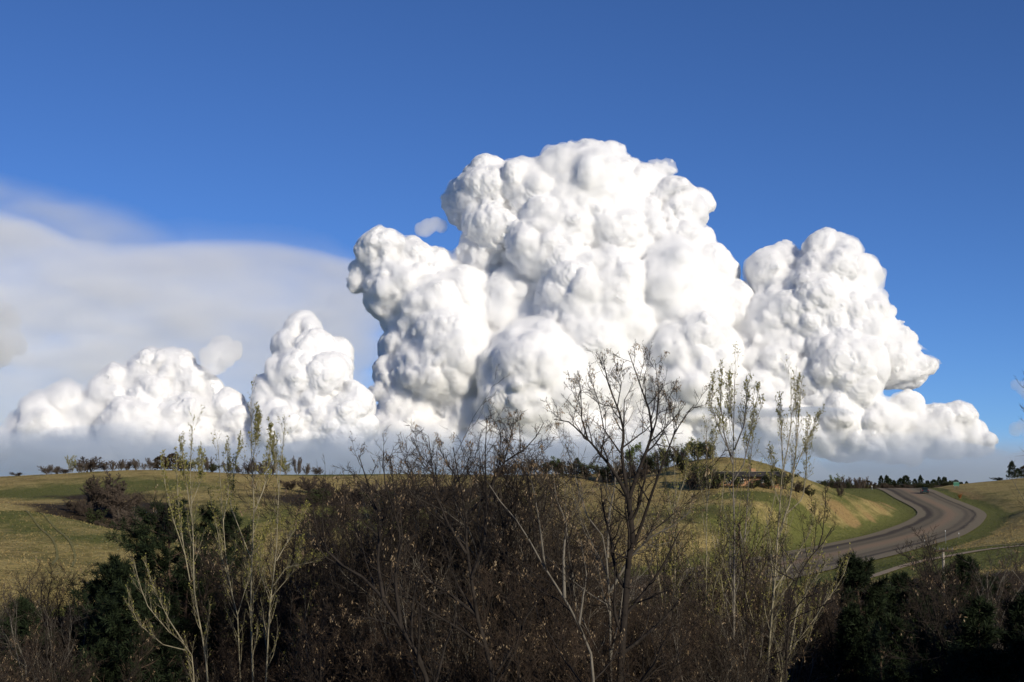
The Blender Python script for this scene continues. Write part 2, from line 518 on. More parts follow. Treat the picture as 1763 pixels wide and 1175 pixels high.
def sprout(rs, P, r, L, n_kids, t0, t1, angle, spread, ratio, taper, npts, wander, up, r_ratio, shape=1.0, thin=.0055):
    """Children along parent branches P (B,n,3): returns their points, radii and lengths."""
    B, n, _ = P.shape
    M = B * n_kids
    par = np.repeat(np.arange(B), n_kids)
    t = t0 + (t1 - t0) * ((np.tile(np.arange(n_kids), B) + rs.uniform(0, 1, M)) / n_kids)
    f = t * (n - 1); i = np.minimum(f.astype(int), n - 2); f = (f - i)[:, None]
    p0 = P[par, i] * (1 - f) + P[par, i + 1] * f
    tan = unit(P[par, i + 1] - P[par, i])
    rad = (r[par, i] * (1 - f[:, 0]) + r[par, i + 1] * f[:, 0]) * r_ratio
    perp = unit(np.cross(tan, rs.standard_normal((M, 3))))
    a = np.radians(angle + spread * rs.standard_normal(M))[:, None]
    d = tan * np.cos(a) + perp * np.sin(a)
    length = L[par] * ratio * (1 - taper * t) ** shape * rs.uniform(.6, 1.25, M)
    out = np.zeros((M, npts, 3)); out[:, 0] = p0
    step = (length / (npts - 1))[:, None]
    for k in range(1, npts):
        d = unit(d + wander * rs.standard_normal((M, 3)) + np.array((0, 0, up)))
        out[:, k] = out[:, k - 1] + d * step
    rr = np.maximum(rad, thin)[:, None] * np.linspace(1, .22, npts)[None, :]
    return out, rr, length


def scatter_on(rs, P, count, t0=.2):
    """Points on random places of the branches P."""
    B, n, _ = P.shape
    b = rs.integers(0, B, count); t = rs.uniform(t0, 1, count) * (n - 1)
    i = np.minimum(t.astype(int), n - 2); f = (t - i)[:, None]
    return P[b, i] * (1 - f) + P[b, i + 1] * f, unit(P[b, i + 1] - P[b, i])


def blades(rs, p, axis, length, width, jitter=.3):
    """Small pointed leaves: four-cornered, at points p along axis."""
    m = len(p)
    d = unit(axis + jitter * rs.standard_normal((m, 3)))
    side = unit(np.cross(d, rs.standard_normal((m, 3))))
    l = (length * rs.uniform(.6, 1.3, m))[:, None]; w = (width * rs.uniform(.6, 1.3, m))[:, None]
    nrm = np.cross(d, side)
    v = np.stack((p, p + d * l * .45 + side * w * .5 + nrm * w * .15, p + d * l, p + d * l * .45 - side * w * .5 + nrm * w * .15), 1)
    return v.reshape(-1, 3), np.arange(4 * m).reshape(m, 4)


def bark(name, stops, scale=3.0):
    return plain_material(name, stops, scale, .9, .5, spec=.25)


def leaf_material(name, a, b, c, scale=.7, trans=.25):
    m, nt, bs = nodes_of(name)
    geo = N(nt, 'ShaderNodeNewGeometry')
    f = noise(nt, scale, 3, .6, geo.outputs['Position'])
    rnd = mathn(nt, 'ADD', mathn(nt, 'MULTIPLY', geo.outputs['Random Per Island'], .6), mathn(nt, 'MULTIPLY', f, .4))
    col = ramp(nt, rnd, [(.15, a), (.5, b), (.85, c)])
    nt.links.new(col, bs.inputs['Base Color'])
    bs.inputs['Roughness'].default_value = .8
    bs.inputs['Specular IOR Level'].default_value = .2
    tr = N(nt, 'ShaderNodeBsdfTranslucent')
    nt.links.new(col, tr.inputs[0])
    mx = N(nt, 'ShaderNodeMixShader'); mx.inputs[0].default_value = trans
    nt.links.new(bs.outputs[0], mx.inputs[1]); nt.links.new(tr.outputs[0], mx.inputs[2])
    nt.links.new(mx.outputs[0], nt.nodes['Material Output'].inputs['Surface'])
    return m


MAT = dict(
    dark_bark=bark("dark_grey_bark", [(.3, (.014, .011, .009)), (.7, (.036, .029, .024))]),
    pale_bark=bark("pale_cream_bark", [(.25, (.10, .085, .056)), (.45, (.235, .21, .14)), (.75, (.36, .32, .22))]),
    grey_bark=bark("weathered_grey_bark", [(.3, (.075, .066, .054)), (.7, (.21, .19, .155))]),
    twig=bark("brown_twig_bark", [(.3, (.026, .019, .013)), (.7, (.058, .043, .031))]),
    red_twig=bark("reddish_twig_bark", [(.3, (.038, .026, .018)), (.7, (.08, .055, .038))]),
    olive_twig=bark("olive_twig_bark", [(.3, (.10, .085, .04)), (.7, (.22, .185, .10))]),
    grey_twig=bark("far_grey_twigs", [(.3, (.085, .066, .05)), (.7, (.15, .12, .095))], .6),
    far_twig=bark("far_brown_twigs", [(.3, (.062, .046, .035)), (.7, (.12, .092, .07))], .6),
    pine_bark=bark("brown_pine_bark", [(.3, (.05, .034, .024)), (.7, (.11, .075, .052))]),
    seed=leaf_material("dry_tan_seed_wings", (.15, .10, .055), (.26, .185, .11), (.44, .35, .23)),
    bud=leaf_material("olive_spring_buds", (.14, .14, .035), (.25, .24, .065), (.36, .33, .11)),
    needle=leaf_material("dark_pine_needles", (.007, .013, .006), (.015, .025, .010), (.032, .046, .018), .5, .1),
    spruce=leaf_material("spruce_needles", (.008, .015, .008), (.016, .028, .014), (.03, .045, .02), .5, .1),
    fresh=leaf_material("fresh_green_leaves", (.07, .10, .025), (.12, .16, .045), (.19, .23, .08)),
    shrub=leaf_material("dark_green_shrub_leaves", (.022, .034, .012), (.042, .056, .02), (.075, .085, .035)),
    rust=leaf_material("rusty_juniper_sprays", (.035, .028, .014), (.06, .042, .022), (.09, .062, .034)),
)


def thing(name, label, cat, loc, group=None, rz=0.0):
    o = bpy.data.objects.new(name, None)
    o.empty_display_size = .3
    COL.objects.link(o)
    o.location = loc; o.rotation_euler = (0, 0, rz)
    return tag(o, label, cat, group)


def copy_thing(src, loc, rz, scale, label, group):
    r = src.copy(); COL.objects.link(r)
    r.location = loc; r.rotation_euler = (0, 0, rz); r.scale = scale
    r['label'] = label
    if group: r['group'] = group
    elif 'group' in r: del r['group']
    for ch in src.children:
        c = ch.copy(); COL.objects.link(c); c.parent = r
    return r


def part(name, V, Q, mat, parent, smooth=True):
    return new_mesh(name, V, Q, MAT[mat], parent, smooth)


def resample(P, n):
    P = np.asarray(P, float)
    s = np.concatenate(([0], np.cumsum(np.linalg.norm(np.diff(P, axis=0), axis=1))))
    t = np.linspace(0, s[-1], n)
    return np.stack([np.interp(t, s, P[:, k]) for k in range(3)], 1), s[-1]


STYLE = {
    # levels: kids, t0, t1, angle, spread, ratio, taper, npts, wander, up, radius ratio, shape
    'bare': [(9, .28, 1.0, 42, 12, .52, .62, 7, .16, .10, .62, 1.0), (8, .12, 1.0, 42, 14, .46, .55, 6, .18, .06, .6, 1.0), (6, .1, 1.0, 40, 16, .46, .5, 4, .18, .04, .6, 1.0)],
    'poplar': [(26, .28, .99, 27, 8, .17, .62, 7, .09, .17, .42, 1.0), (8, .15, 1.0, 32, 10, .38, .5, 5, .11, .13, .6, 1.0), (3, .2, 1.0, 28, 12, .4, .4, 3, .1, .1, .6, 1.0)],
    'slim': [(26, .30, .99, 24, 7, .135, .5, 7, .08, .20, .42, 1.0), (8, .15, 1.0, 28, 9, .40, .5, 5, .10, .15, .6, 1.0), (3, .2, 1.0, 30, 12, .4, .4, 3, .1, .1, .6, 1.0)],
    'brush': [(12, .10, 1.0, 32, 12, .50, .55, 7, .15, .12, .6, 1.0), (11, .08, 1.0, 36, 14, .46, .5, 5, .17, .07, .58, 1.0), (8, .1, 1.0, 38, 16, .5, .5, 4, .16, .03, .6, 1.0)],
}


def woody(rs, trunks, style, sides=(7, 4, 3, 3)):
    """Branch levels from the trunks [(points (n,3), r0, r1)]."""
    n0 = 16
    P, r, L = [], [], []
    for pts, r0, r1 in trunks:
        q, l = resample(pts, n0)
        P.append(q); L.append(max(l, 5.0) if style in ('poplar', 'slim') else l); r.append(r0 + (r1 - r0) * np.linspace(0, 1, n0) ** .8)
    levels = [(np.array(P), np.array(r), np.array(L))]
    for s in STYLE[style]:
        levels.append(sprout(rs, *levels[-1], *s, thin=.0035 if style in ('poplar', 'slim') else .0055))
    return levels


def dress(root, rs, levels, kind, trunk_mat, branch_mat, twig_mat, leaf=None, n_leaf=0, leaf_size=(.07, .035), hang=False, sides=(8, 5, 3, 3), leaf_part=None):
    V, Q = tubes([levels[0][:2]], [sides[0]])
    part("trunk", V, Q, trunk_mat, root)
    V, Q = tubes([l[:2] for l in levels[1:-1]], sides[1:])
    part("branches", V, Q, branch_mat, root)
    V, Q = tubes([levels[-1][:2]], [3])
    part("twigs", V, Q, twig_mat, root)
    if leaf:
        src = levels[-1][0] if len(levels) > 2 else levels[1][0]
        p, ax = scatter_on(rs, src, n_leaf)
        if hang:
            # hang in loose bunches
            c = rs.integers(0, len(p), n_leaf)
            keep = rs.random(len(p)) < .18
            heads = p[keep] if keep.any() else p[:1]
            p = heads[rs.integers(0, len(heads), n_leaf)] + rs.standard_normal((n_leaf, 3)) * np.array((.035, .035, .05))
            ax = np.tile(np.array((0, 0, -1.0)), (n_leaf, 1))
        V, Q = blades(rs, p, ax, leaf_size[0], leaf_size[1], .45)
        part(leaf_part, V, Q, leaf, root, smooth=False)


def wander_line(rs, start, direction, length, n=10, wander=.12, up=.08):
    d = np.array(direction, float); d /= np.linalg.norm(d)
    p = [np.array(start, float)]
    for _ in range(n):
        d = d + wander * rs.standard_normal(3) + np.array((0, 0, up)); d /= np.linalg.norm(d)
        p.append(p[-1] + d * length / n)
    return np.array(p)


def traced(base_px, dist, limbs, rs, slant=.22):
    """Limbs read off the photograph as pixel lines, set in depth: each runs on its own slant towards or away from the viewer."""
    base = on_ground(base_px, dist)
    out = []
    for k, (pts, r0, r1) in enumerate(limbs):
        pts = list(pts)
        P = []
        if k == 0 or pts[0][1] > 1150:
            d0 = dist
            foot = at(pts[0][0], pts[0][1], dist)
            g = float(height(foot[0], foot[1])[0])
            P.append(np.array((foot[0] * .6 + base[0] * .4 if k else base[0], dist, g - .15)))
        else:
            q = at(pts[0][0], pts[0][1], dist)        # start at the nearest point of an earlier limb
            d0 = min(((np.hypot(a[0] - q[0], a[2] - q[2]), a[1]) for l in out for a in resample(l[0], 60)[0] + base), key=lambda t: t[0])[1]
        z0 = at(*pts[0], d0)[2]
        sl = slant * rs.uniform(-1, 1)
        bend = 0.0
        last = 0.0
        for i, p in enumerate(pts):
            q = at(p[0], p[1], d0 + last)
            if i:
                run = np.hypot(p[0] - pts[i - 1][0], p[1] - pts[i - 1][1]) * dist / FPX
                last += run * (sl + .15 * rs.standard_normal())
                q = at(p[0], p[1], d0 + last)
            P.append(q)
        out.append((np.array(P) - base, r0, r1))
    return base, out


def traced_tree(name, label, cat, base_px, dist, limbs, seed, style, mats, group=None, **kw):
    rs = np.random.default_rng(seed)
    base, trunks = traced(base_px, dist, limbs, rs)
    root = thing(name, label, cat, base, group)
    dress(root, rs, woody(rs, trunks, style), style, *mats, **kw)
    return root


# ---- needle trees
def pine(name, label, loc, h, width, seed, mat='needle', tufts=650, needles=16, needle_len=.26, narrow=False, peak=.62, group=None):
    rs = np.random.default_rng(seed)
    root = thing(name, label, 'tree', loc, group)
    line = wander_line(rs, (0, 0, -.2), (0, 0, 1), h + .1, 14, .02, .05)
    trunk = resample(line, 16)[0][None]
    r = np.linspace(.018 * h, .02, 16)[None]
    V, Q = tubes([(trunk, r)], [8])
    part("trunk", V, Q, 'pine_bark', root)
    nb = 78 if not narrow else 90
    t = .12 + .86 * (np.arange(nb) + rs.uniform(0, 1, nb)) / nb
    L = width / 2 * ((1 - t) ** (peak if not narrow else .9) * 1.05 + .06) * rs.uniform(.65, 1.2, nb)
    az = rs.uniform(0, 2 * math.pi, nb)
    f = t * 15; i = np.minimum(f.astype(int), 14); f = (f - i)[:, None]
    p0 = trunk[0, i] * (1 - f) + trunk[0, i + 1] * f
    d = np.stack((np.cos(az), np.sin(az), np.full(nb, .15 if not narrow else -.15)), 1)
    P = np.zeros((nb, 7, 3)); P[:, 0] = p0
    for k in range(1, 7):
        d = unit(d + .10 * rs.standard_normal((nb, 3)) + np.array((0, 0, .12)))
        P[:, k] = P[:, k - 1] + d * (L / 6)[:, None]
    R1 = np.maximum(.012 * L + .006, .008)[:, None] * np.linspace(1, .3, 7)[None]
    P2, R2, L2 = sprout(rs, P, R1, L, 7, .25, 1.0, 48, 10, .38, .5, 4, .12, .14, .6)
    V, Q = tubes([(P, R1), (P2, R2)], [4, 3])
    part("branches", V, Q, 'pine_bark', root)
    c1, a1 = scatter_on(rs, P2, tufts, .15)
    c2, a2 = scatter_on(rs, P, tufts // 4, .35)
    c3, a3 = P[:, -1], unit(P[:, -1] - P[:, -2])
    c4, a4 = scatter_on(rs, trunk[:, 12:], 14, .3)
    C = np.concatenate((c1, c2, c3, c4)); A = np.concatenate((a1, a2, a3, a4))
    C = np.repeat(C, needles, 0) + np.repeat(A, needles, 0) * rs.uniform(-.16, .16, (len(C) * needles, 1)); A = np.repeat(A, needles, 0)
    V, Q = blades(rs, C, A, needle_len, needle_len * .13, .85)
    part("crown", V, Q, mat, root, smooth=False)
    return root


# ---- small far plants, one metre high and wide, scaled where they stand
def far_plant(name, cat, kind, seed):
    rs = np.random.default_rng(seed)
    root = thing(name, "", cat, (0, 0, 0))
    if kind in ('conifer', 'juniper'):
        trunk = np.stack((np.zeros(6), np.zeros(6), np.linspace(-.03, .96, 6)), 1)[None]
        V, Q = tubes([(trunk, np.linspace(.03, .006, 6)[None])], [5])
        part("trunk", V, Q, 'pine_bark', root)
        n = 750
        t = rs.uniform(.04, 1, n) ** .85
        prof = (1 - t) ** .55 * (.8 + .35 * np.abs(np.sin(t * 9 + seed))) if kind == 'conifer' else np.sqrt(np.clip(1 - (2 * t - .9) ** 2 * .9, 0, 1)) * .95
        lump = 1 + .28 * np.sin(t * 23 + seed) * rs.uniform(.3, 1, n)
        rad = .5 * prof * lump * np.sqrt(rs.uniform(.1, 1, n)); az = rs.uniform(0, 6.283, n)
        p = np.stack((rad * np.cos(az), rad * np.sin(az), t * .95), 1)
        ax = unit(np.stack((np.cos(az), np.sin(az), np.full(n, .5)), 1))
        V, Q = blades(rs, p, ax, .13, .075, .5)
        part("crown", V, Q, 'needle' if kind == 'conifer' else 'rust', root, False)
        return root
    stems = {'bare': 5, 'brown': 6, 'olive': 3, 'green': 2, 'shrub': 7}[kind]
    trunks = []
    for k in range(stems):
        a = rs.uniform(0, 6.283); lean = rs.uniform(.15, .55) if kind != 'green' else rs.uniform(0, .3)
        trunks.append((wander_line(rs, (.04 * math.cos(a), .04 * math.sin(a), -.03), (lean * math.cos(a), lean * math.sin(a), 1), rs.uniform(.6, .8), 8, .12, .05), .018, .006))
    lv = woody(rs, trunks, 'brush')
    lv = [lv[0]] + [(P, np.where(r > .0054, np.minimum(r, .0045), r), L) for P, r, L in lv[1:]]
    lv = [(P, np.clip(r, .0036, .02), L) for P, r, L in lv]
    lo = np.min([p.reshape(-1, 3).min(0) for p, _, _ in lv], 0); hi = np.max([p.reshape(-1, 3).max(0) for p, _, _ in lv], 0)
    sc = np.array((1 / (hi[0] - lo[0]), 1 / (hi[1] - lo[1]), 1 / hi[2]))
    sh = np.array((-(lo[0] + hi[0]) / 2, -(lo[1] + hi[1]) / 2, 0))
    lv = [((P + sh) * sc, r, L) for P, r, L in lv]
    m = {'bare': 'grey_twig', 'brown': 'far_twig', 'olive': 'olive_twig', 'green': 'grey_twig', 'shrub': 'twig'}[kind]
    V, Q = tubes([lv[0][:2]], [5]); part("trunk", V, Q, 'grey_bark' if kind in ('bare', 'olive', 'green') else 'dark_bark', root)
    if kind in ('bare', 'brown'):
        V, Q = tubes([l[:2] for l in lv[1:]], [3, 3, 3])
        part("crown", V, Q, m, root)
    else:
        V, Q = tubes([l[:2] for l in lv[1:3]], [3, 3])
        part("branches", V, Q, m, root)
        p, ax = scatter_on(rs, lv[-1][0], {'olive': 900, 'green': 1100, 'shrub': 1500}[kind])
        V, Q = blades(rs, p, ax, .06 if kind != 'shrub' else .075, .036, .7)
        part("crown", V, Q, {'olive': 'bud', 'green': 'fresh', 'shrub': 'shrub'}[kind], root, False)
    return root


ORD = ("first second third fourth fifth sixth seventh eighth ninth tenth eleventh twelfth thirteenth fourteenth fifteenth sixteenth seventeenth eighteenth nineteenth "
       "twentieth twenty-first twenty-second twenty-third twenty-fourth twenty-fifth").split()
FAR_KIND = {'bare': ('bare_tree', 'tree', 'bare grey tree'), 'brown': ('bare_shrub', 'shrub', 'bare brown shrub'), 'olive': ('budding_tree', 'tree', 'olive budding tree'),
            'green': ('leafy_tree', 'tree', 'fresh green tree'), 'shrub': ('green_shrub', 'shrub', 'dark green shrub'), 'conifer': ('conifer_tree', 'tree', 'dark pointed conifer'),
            'juniper': ('juniper_tree', 'tree', 'rusty dark juniper')}
far_proto = {}
far_count = {}


def far_row(place, group, rows):
    """Plants seen far off: (px, width px, top row, base row, distance, kind)."""
    rs = np.random.default_rng(len(place))
    seen, total = {}, {}
    rows = sorted(rows)
    for r in rows: total[r[5]] = total.get(r[5], 0) + 1
    for px, w, top, base, dist, kind in rows:
        name, cat, words_ = FAR_KIND[kind]
        k = seen[kind] = seen.get(kind, 0) + 1
        lab = f"{words_} {place}" if total[kind] == 1 else f"{ORD[k - 1]} {words_} from the left {place}"
        p = on_ground(px, dist)
        top_z = at(px, top, dist)[2]
        h = max(top_z - p[2], (base - top) / FPX * dist * .8) if base is None else (base - top) / FPX * dist
        h = max(h, min(top_z - p[2], h * 2.2))
        wm = w / FPX * dist * (1.45 if 'brow ' in place + ' ' or 'ridge' in place else 1.32)
        pick = (kind, far_count.get(kind, 0) % 3)
        far_count[kind] = far_count.get(kind, 0) + 1
        h *= rs.uniform(.86, 1.16)
        sc = (wm, wm * rs.uniform(.8, 1.2), h)
        if kind == 'conifer':
            q = rs.uniform(.7, 1.5); sc = (wm * q, wm * q, h * rs.uniform(.85, 1.2))
        if pick not in far_proto:
            o = far_proto[pick] = far_plant(name, cat, kind, 100 + 7 * len(far_proto))
            o.location = p; o.scale = sc; o.rotation_euler = (0, 0, rs.uniform(0, 6.28)); o['label'] = lab; o['group'] = group
        else:
            copy_thing(far_proto[pick], p, rs.uniform(0, 6.28), sc, lab, group)


def build_far_plants():
    far_row("on the crest of the grassy left hill", "trees along the left hill crest", [
        (29, 20, 813, 821, 306, 'brown'), (78, 24, 801, 819, 307, 'bare'), (96, 24, 805, 819, 308, 'bare'), (110, 20, 807, 818, 308, 'brown'), (124, 15, 788, 817, 309, 'olive'), (135, 14, 799, 817, 309, 'bare'),
        (144, 22, 793, 817, 309, 'bare'), (160, 44, 790, 816, 310, 'brown'), (180, 18, 799, 815, 309, 'bare'), (194, 18, 795, 814, 310, 'bare'), (206, 16, 793, 813, 310, 'bare'), (218, 22, 795, 813, 311, 'brown'),
        (233, 18, 795, 813, 311, 'bare'), (247, 10, 799, 812, 310, 'bare'), (262, 20, 790, 813, 311, 'bare'), (277, 24, 789, 813, 312, 'juniper'), (297, 24, 787, 814, 313, 'juniper'), (312, 22, 794, 815, 314, 'brown'),
        (325, 20, 798, 815, 314, 'shrub'), (341, 22, 789, 816, 315, 'olive'), (357, 20, 787, 817, 318, 'bare'), (367, 20, 804, 818, 318, 'shrub'), (390, 20, 797, 818, 322, 'bare'), (410, 18, 802, 819, 324, 'bare'),
        (430, 24, 799, 819, 326, 'brown'), (450, 32, 792, 819, 330, 'brown'), (470, 16, 799, 819, 332, 'bare'), (487, 28, 789, 820, 334, 'olive'), (511, 20, 790, 820, 334, 'bare'), (528, 16, 802, 820, 334, 'bare'), (548, 18, 806, 820, 335, 'bare')])
    far_row("in the gully of the left hill", "brush in the left hill gully", [
        (180, 62, 850, 912, 222, 'brown'), (205, 54, 860, 925, 216, 'brown'), (163, 44, 858, 905, 224, 'bare'), (128, 34, 860, 892, 218, 'brown'), (232, 34, 860, 888, 228, 'brown'), (218, 46, 876, 932, 206, 'bare'),
        (146, 28, 872, 900, 216, 'brown'), (190, 40, 842, 880, 236, 'bare'), (196, 40, 888, 930, 205, 'brown'), (172, 30, 880, 920, 210, 'shrub'), (238, 30, 905, 940, 200, 'shrub')])
    far_row("in the dark draw behind the thicket", "brush in the middle draw", [
        (500, 30, 832, 852, 290, 'brown'), (528, 36, 826, 852, 285, 'brown'), (552, 44, 836, 872, 260, 'brown'), (578, 50, 834, 878, 258, 'brown'), (610, 50, 838, 880, 256, 'brown'), (640, 46, 840, 882, 252, 'bare'), (668, 50, 838, 876, 262, 'brown'),
        (700, 46, 845, 880, 256, 'brown'), (735, 44, 848, 880, 250, 'bare'), (545, 40, 858, 890, 235, 'shrub'), (596, 50, 868, 910, 222, 'brown'), (650, 50, 866, 910, 224, 'shrub'), (690, 50, 872, 915, 222, 'brown'), (560, 46, 888, 925, 205, 'brown'),
        (760, 40, 852, 885, 246, 'brown')])
    far_row("on the brow above the middle slope", "trees on the middle brow", [
        (860, 22, 798, 822, 288, 'brown'), (882, 22, 800, 822, 288, 'bare'), (905, 28, 794, 822, 287, 'brown'), (934, 26, 803, 823, 284, 'shrub'), (958, 22, 796, 826, 280, 'green'), (974, 34, 806, 830, 278, 'shrub'), (993, 20, 798, 832, 276, 'conifer'),
        (1010, 26, 806, 834, 274, 'shrub'), (1030, 30, 796, 836, 272, 'green'), (1050, 34, 803, 838, 270, 'shrub'), (1070, 30, 800, 838, 268, 'brown'), (1094, 34, 772, 834, 268, 'green'), (1112, 26, 786, 830, 268, 'brown'), (1122, 26, 800, 832, 262, 'shrub'),
        (1140, 28, 782, 824, 266, 'green'), (1150, 24, 800, 834, 256, 'shrub'), (1165, 28, 783, 820, 264, 'brown'), (1183, 26, 776, 815, 264, 'green'), (1200, 26, 783, 815, 262, 'shrub'), (1205, 24, 768, 800, 266, 'green'), (1216, 26, 790, 820, 258, 'shrub'),
        (1100, 30, 815, 850, 250, 'brown'), (1180, 30, 812, 845, 248, 'shrub')])
    far_row("beside the sunken hillside house", "shrubs around the hillside house", [
        (1240, 34, 826, 856, 233, 'shrub'), (1272, 26, 832, 852, 233, 'shrub'), (1296, 24, 834, 852, 233, 'shrub'), (1330, 26, 828, 854, 234, 'shrub'), (1352, 30, 822, 855, 236, 'shrub'), (1376, 30, 830, 855, 238, 'brown'), (1394, 20, 838, 852, 244, 'shrub'),
        (1206, 34, 806, 850, 236, 'shrub'), (1192, 30, 812, 848, 236, 'brown'), (1214, 28, 812, 852, 233, 'shrub'), (1446, 12, 846, 864, 268, 'brown'), (1222, 30, 820, 850, 238, 'brown')])
    far_row("in the far hedge left of the road crest", "far hedge by the road crest", [
        (1412, 22, 826, 840, 470, 'shrub'), (1424, 18, 828, 840, 470, 'shrub'), (1432, 12, 815, 840, 500, 'green'), (1444, 18, 812, 840, 500, 'green'), (1438, 22, 826, 841, 470, 'brown'), (1456, 20, 820, 841, 480, 'brown'), (1469, 22, 820, 841, 480, 'brown'),
        (1482, 20, 822, 841, 485, 'bare'), (1461, 10, 830, 841, 465, 'shrub'), (1494, 14, 826, 842, 490, 'juniper'), (1487, 9, 829, 842, 490, 'conifer')])
    far_row("in the dark row beyond the road crest", "conifers beyond the road crest", [
        (1508, 14, 831, 843, 560, 'brown'), (1517, 10, 825, 843, 590, 'conifer'), (1527, 13, 823, 843, 590, 'conifer'), (1531, 12, 823, 843, 600, 'conifer'), (1539, 10, 826, 843, 600, 'conifer'), (1551, 13, 824, 843, 600, 'conifer'), (1560, 13, 820, 843, 600, 'conifer'),
        (1575, 13, 824, 843, 600, 'conifer'), (1585, 12, 823, 843, 600, 'conifer'), (1597, 11, 825, 843, 600, 'conifer'), (1608, 13, 824, 843, 600, 'conifer'), (1617, 14, 822, 843, 600, 'conifer'), (1626, 14, 823, 843, 600, 'conifer'), (1636, 13, 827, 843, 600, 'conifer'),
        (1646, 13, 827, 843, 600, 'conifer'), (1655, 11, 830, 843, 600, 'conifer'), (1664, 9, 827, 843, 600, 'conifer'), (1525, 18, 832, 843, 570, 'brown'), (1543, 18, 833, 843, 570, 'brown'), (1568, 20, 833, 843, 570, 'brown'), (1590, 20, 833, 843, 570, 'shrub'), (1612, 18, 834, 843, 570, 'brown'), (1521, 14, 829, 843, 585, 'shrub'), (1545, 16, 829, 843, 590, 'shrub'), (1566, 15, 828, 843, 595, 'shrub'), (1580, 14, 829, 843, 590, 'shrub'), (1602, 16, 829, 843, 590, 'shrub'), (1622, 16, 827, 843, 592, 'shrub'), (1632, 15, 829, 843, 590, 'shrub'), (1642, 14, 831, 843, 590, 'shrub')])
    far_row("on the tan hill right of the road", "trees on the right hill", [
        (1743, 14, 799, 828, 415, 'conifer'), (1753, 14, 805, 827, 418, 'conifer'), (1763, 16, 806, 827, 420, 'juniper'), (1776, 18, 804, 827, 420, 'juniper'), (1716, 18, 825, 831, 424, 'shrub')])


build_far_plants()

# ------------------------------------------------------------------ built things: house, car, pole, sign, posts
class Boxes:
    """Collects bevelled boxes and tubes into one mesh."""
    def __init__(self):
        self.bm = bmesh.new()

    def box(self, lo, hi, bevel=0.02):
        c = [(a + b) / 2 for a, b in zip(lo, hi)]; s = [b - a for a, b in zip(lo, hi)]
        g = bmesh.ops.create_cube(self.bm, size=1.0)
        bmesh.ops.scale(self.bm, vec=s, verts=g['verts'])
        bmesh.ops.translate(self.bm, vec=c, verts=g['verts'])
        if bevel:
            es = {e for v in g['verts'] for e in v.link_edges}
            bmesh.ops.bevel(self.bm, geom=list(es), offset=min(bevel, min(s) * .3), segments=2, affect='EDGES')
        return self

    def rod(self, a, b, r0, r1=None, n=10):
        a, b = Vector(a), Vector(b)
        q = (b - a).to_track_quat('Z', 'Y').to_matrix().to_4x4()
        M = Matrix.Translation((a + b) / 2) @ q
        bmesh.ops.create_cone(self.bm, cap_ends=True, segments=n, radius1=r0, radius2=r0 if r1 is None else r1, depth=(b - a).length, matrix=M)
        return self

    def prism(self, outline, x0, x1, bevel=.03):
        """An outline in (y, z) drawn out along x."""
        vs = [self.bm.verts.new((x0, y, z)) for y, z in outline]
        f = self.bm.faces.new(vs)
        r = bmesh.ops.extrude_face_region(self.bm, geom=[f])
        nv = [e for e in r['geom'] if isinstance(e, bmesh.types.BMVert)]
        bmesh.ops.translate(self.bm, vec=(x1 - x0, 0, 0), verts=nv)
        if bevel:
            es = {e for v in vs + nv for e in v.link_edges}
            bmesh.ops.bevel(self.bm, geom=list(es), offset=bevel, segments=2, affect='EDGES')
        return self

    def build(self, name, mat, parent=None):
        bmesh.ops.recalc_face_normals(self.bm, faces=self.bm.faces)
        me = bpy.data.meshes.new(name)
        self.bm.to_mesh(me); self.bm.free()
        me.materials.append(mat)
        o = bpy.data.objects.new(name, me)
        COL.objects.link(o)
        if parent is not None: o.parent = parent
        return o


def brick_material():
    m, nt, b = nodes_of("orange_brick")
    tc = N(nt, 'ShaderNodeTexCoord')
    mp = N(nt, 'ShaderNodeMapping'); mp.inputs['Rotation'].default_value = (math.pi / 2, 0, 0)
    nt.links.new(tc.outputs['Object'], mp.inputs['Vector'])
    br = N(nt, 'ShaderNodeTexBrick')
    br.inputs['Color1'].default_value = (.42, .20, .085, 1); br.inputs['Color2'].default_value = (.32, .145, .06, 1); br.inputs['Mortar'].default_value = (.36, .30, .23, 1)
    br.inputs['Scale'].default_value = 4.0
    nt.links.new(mp.outputs[0], br.inputs['Vector'])
    nt.links.new(br.outputs['Color'], b.inputs['Base Color'])
    b.inputs['Roughness'].default_value = .9
    return m


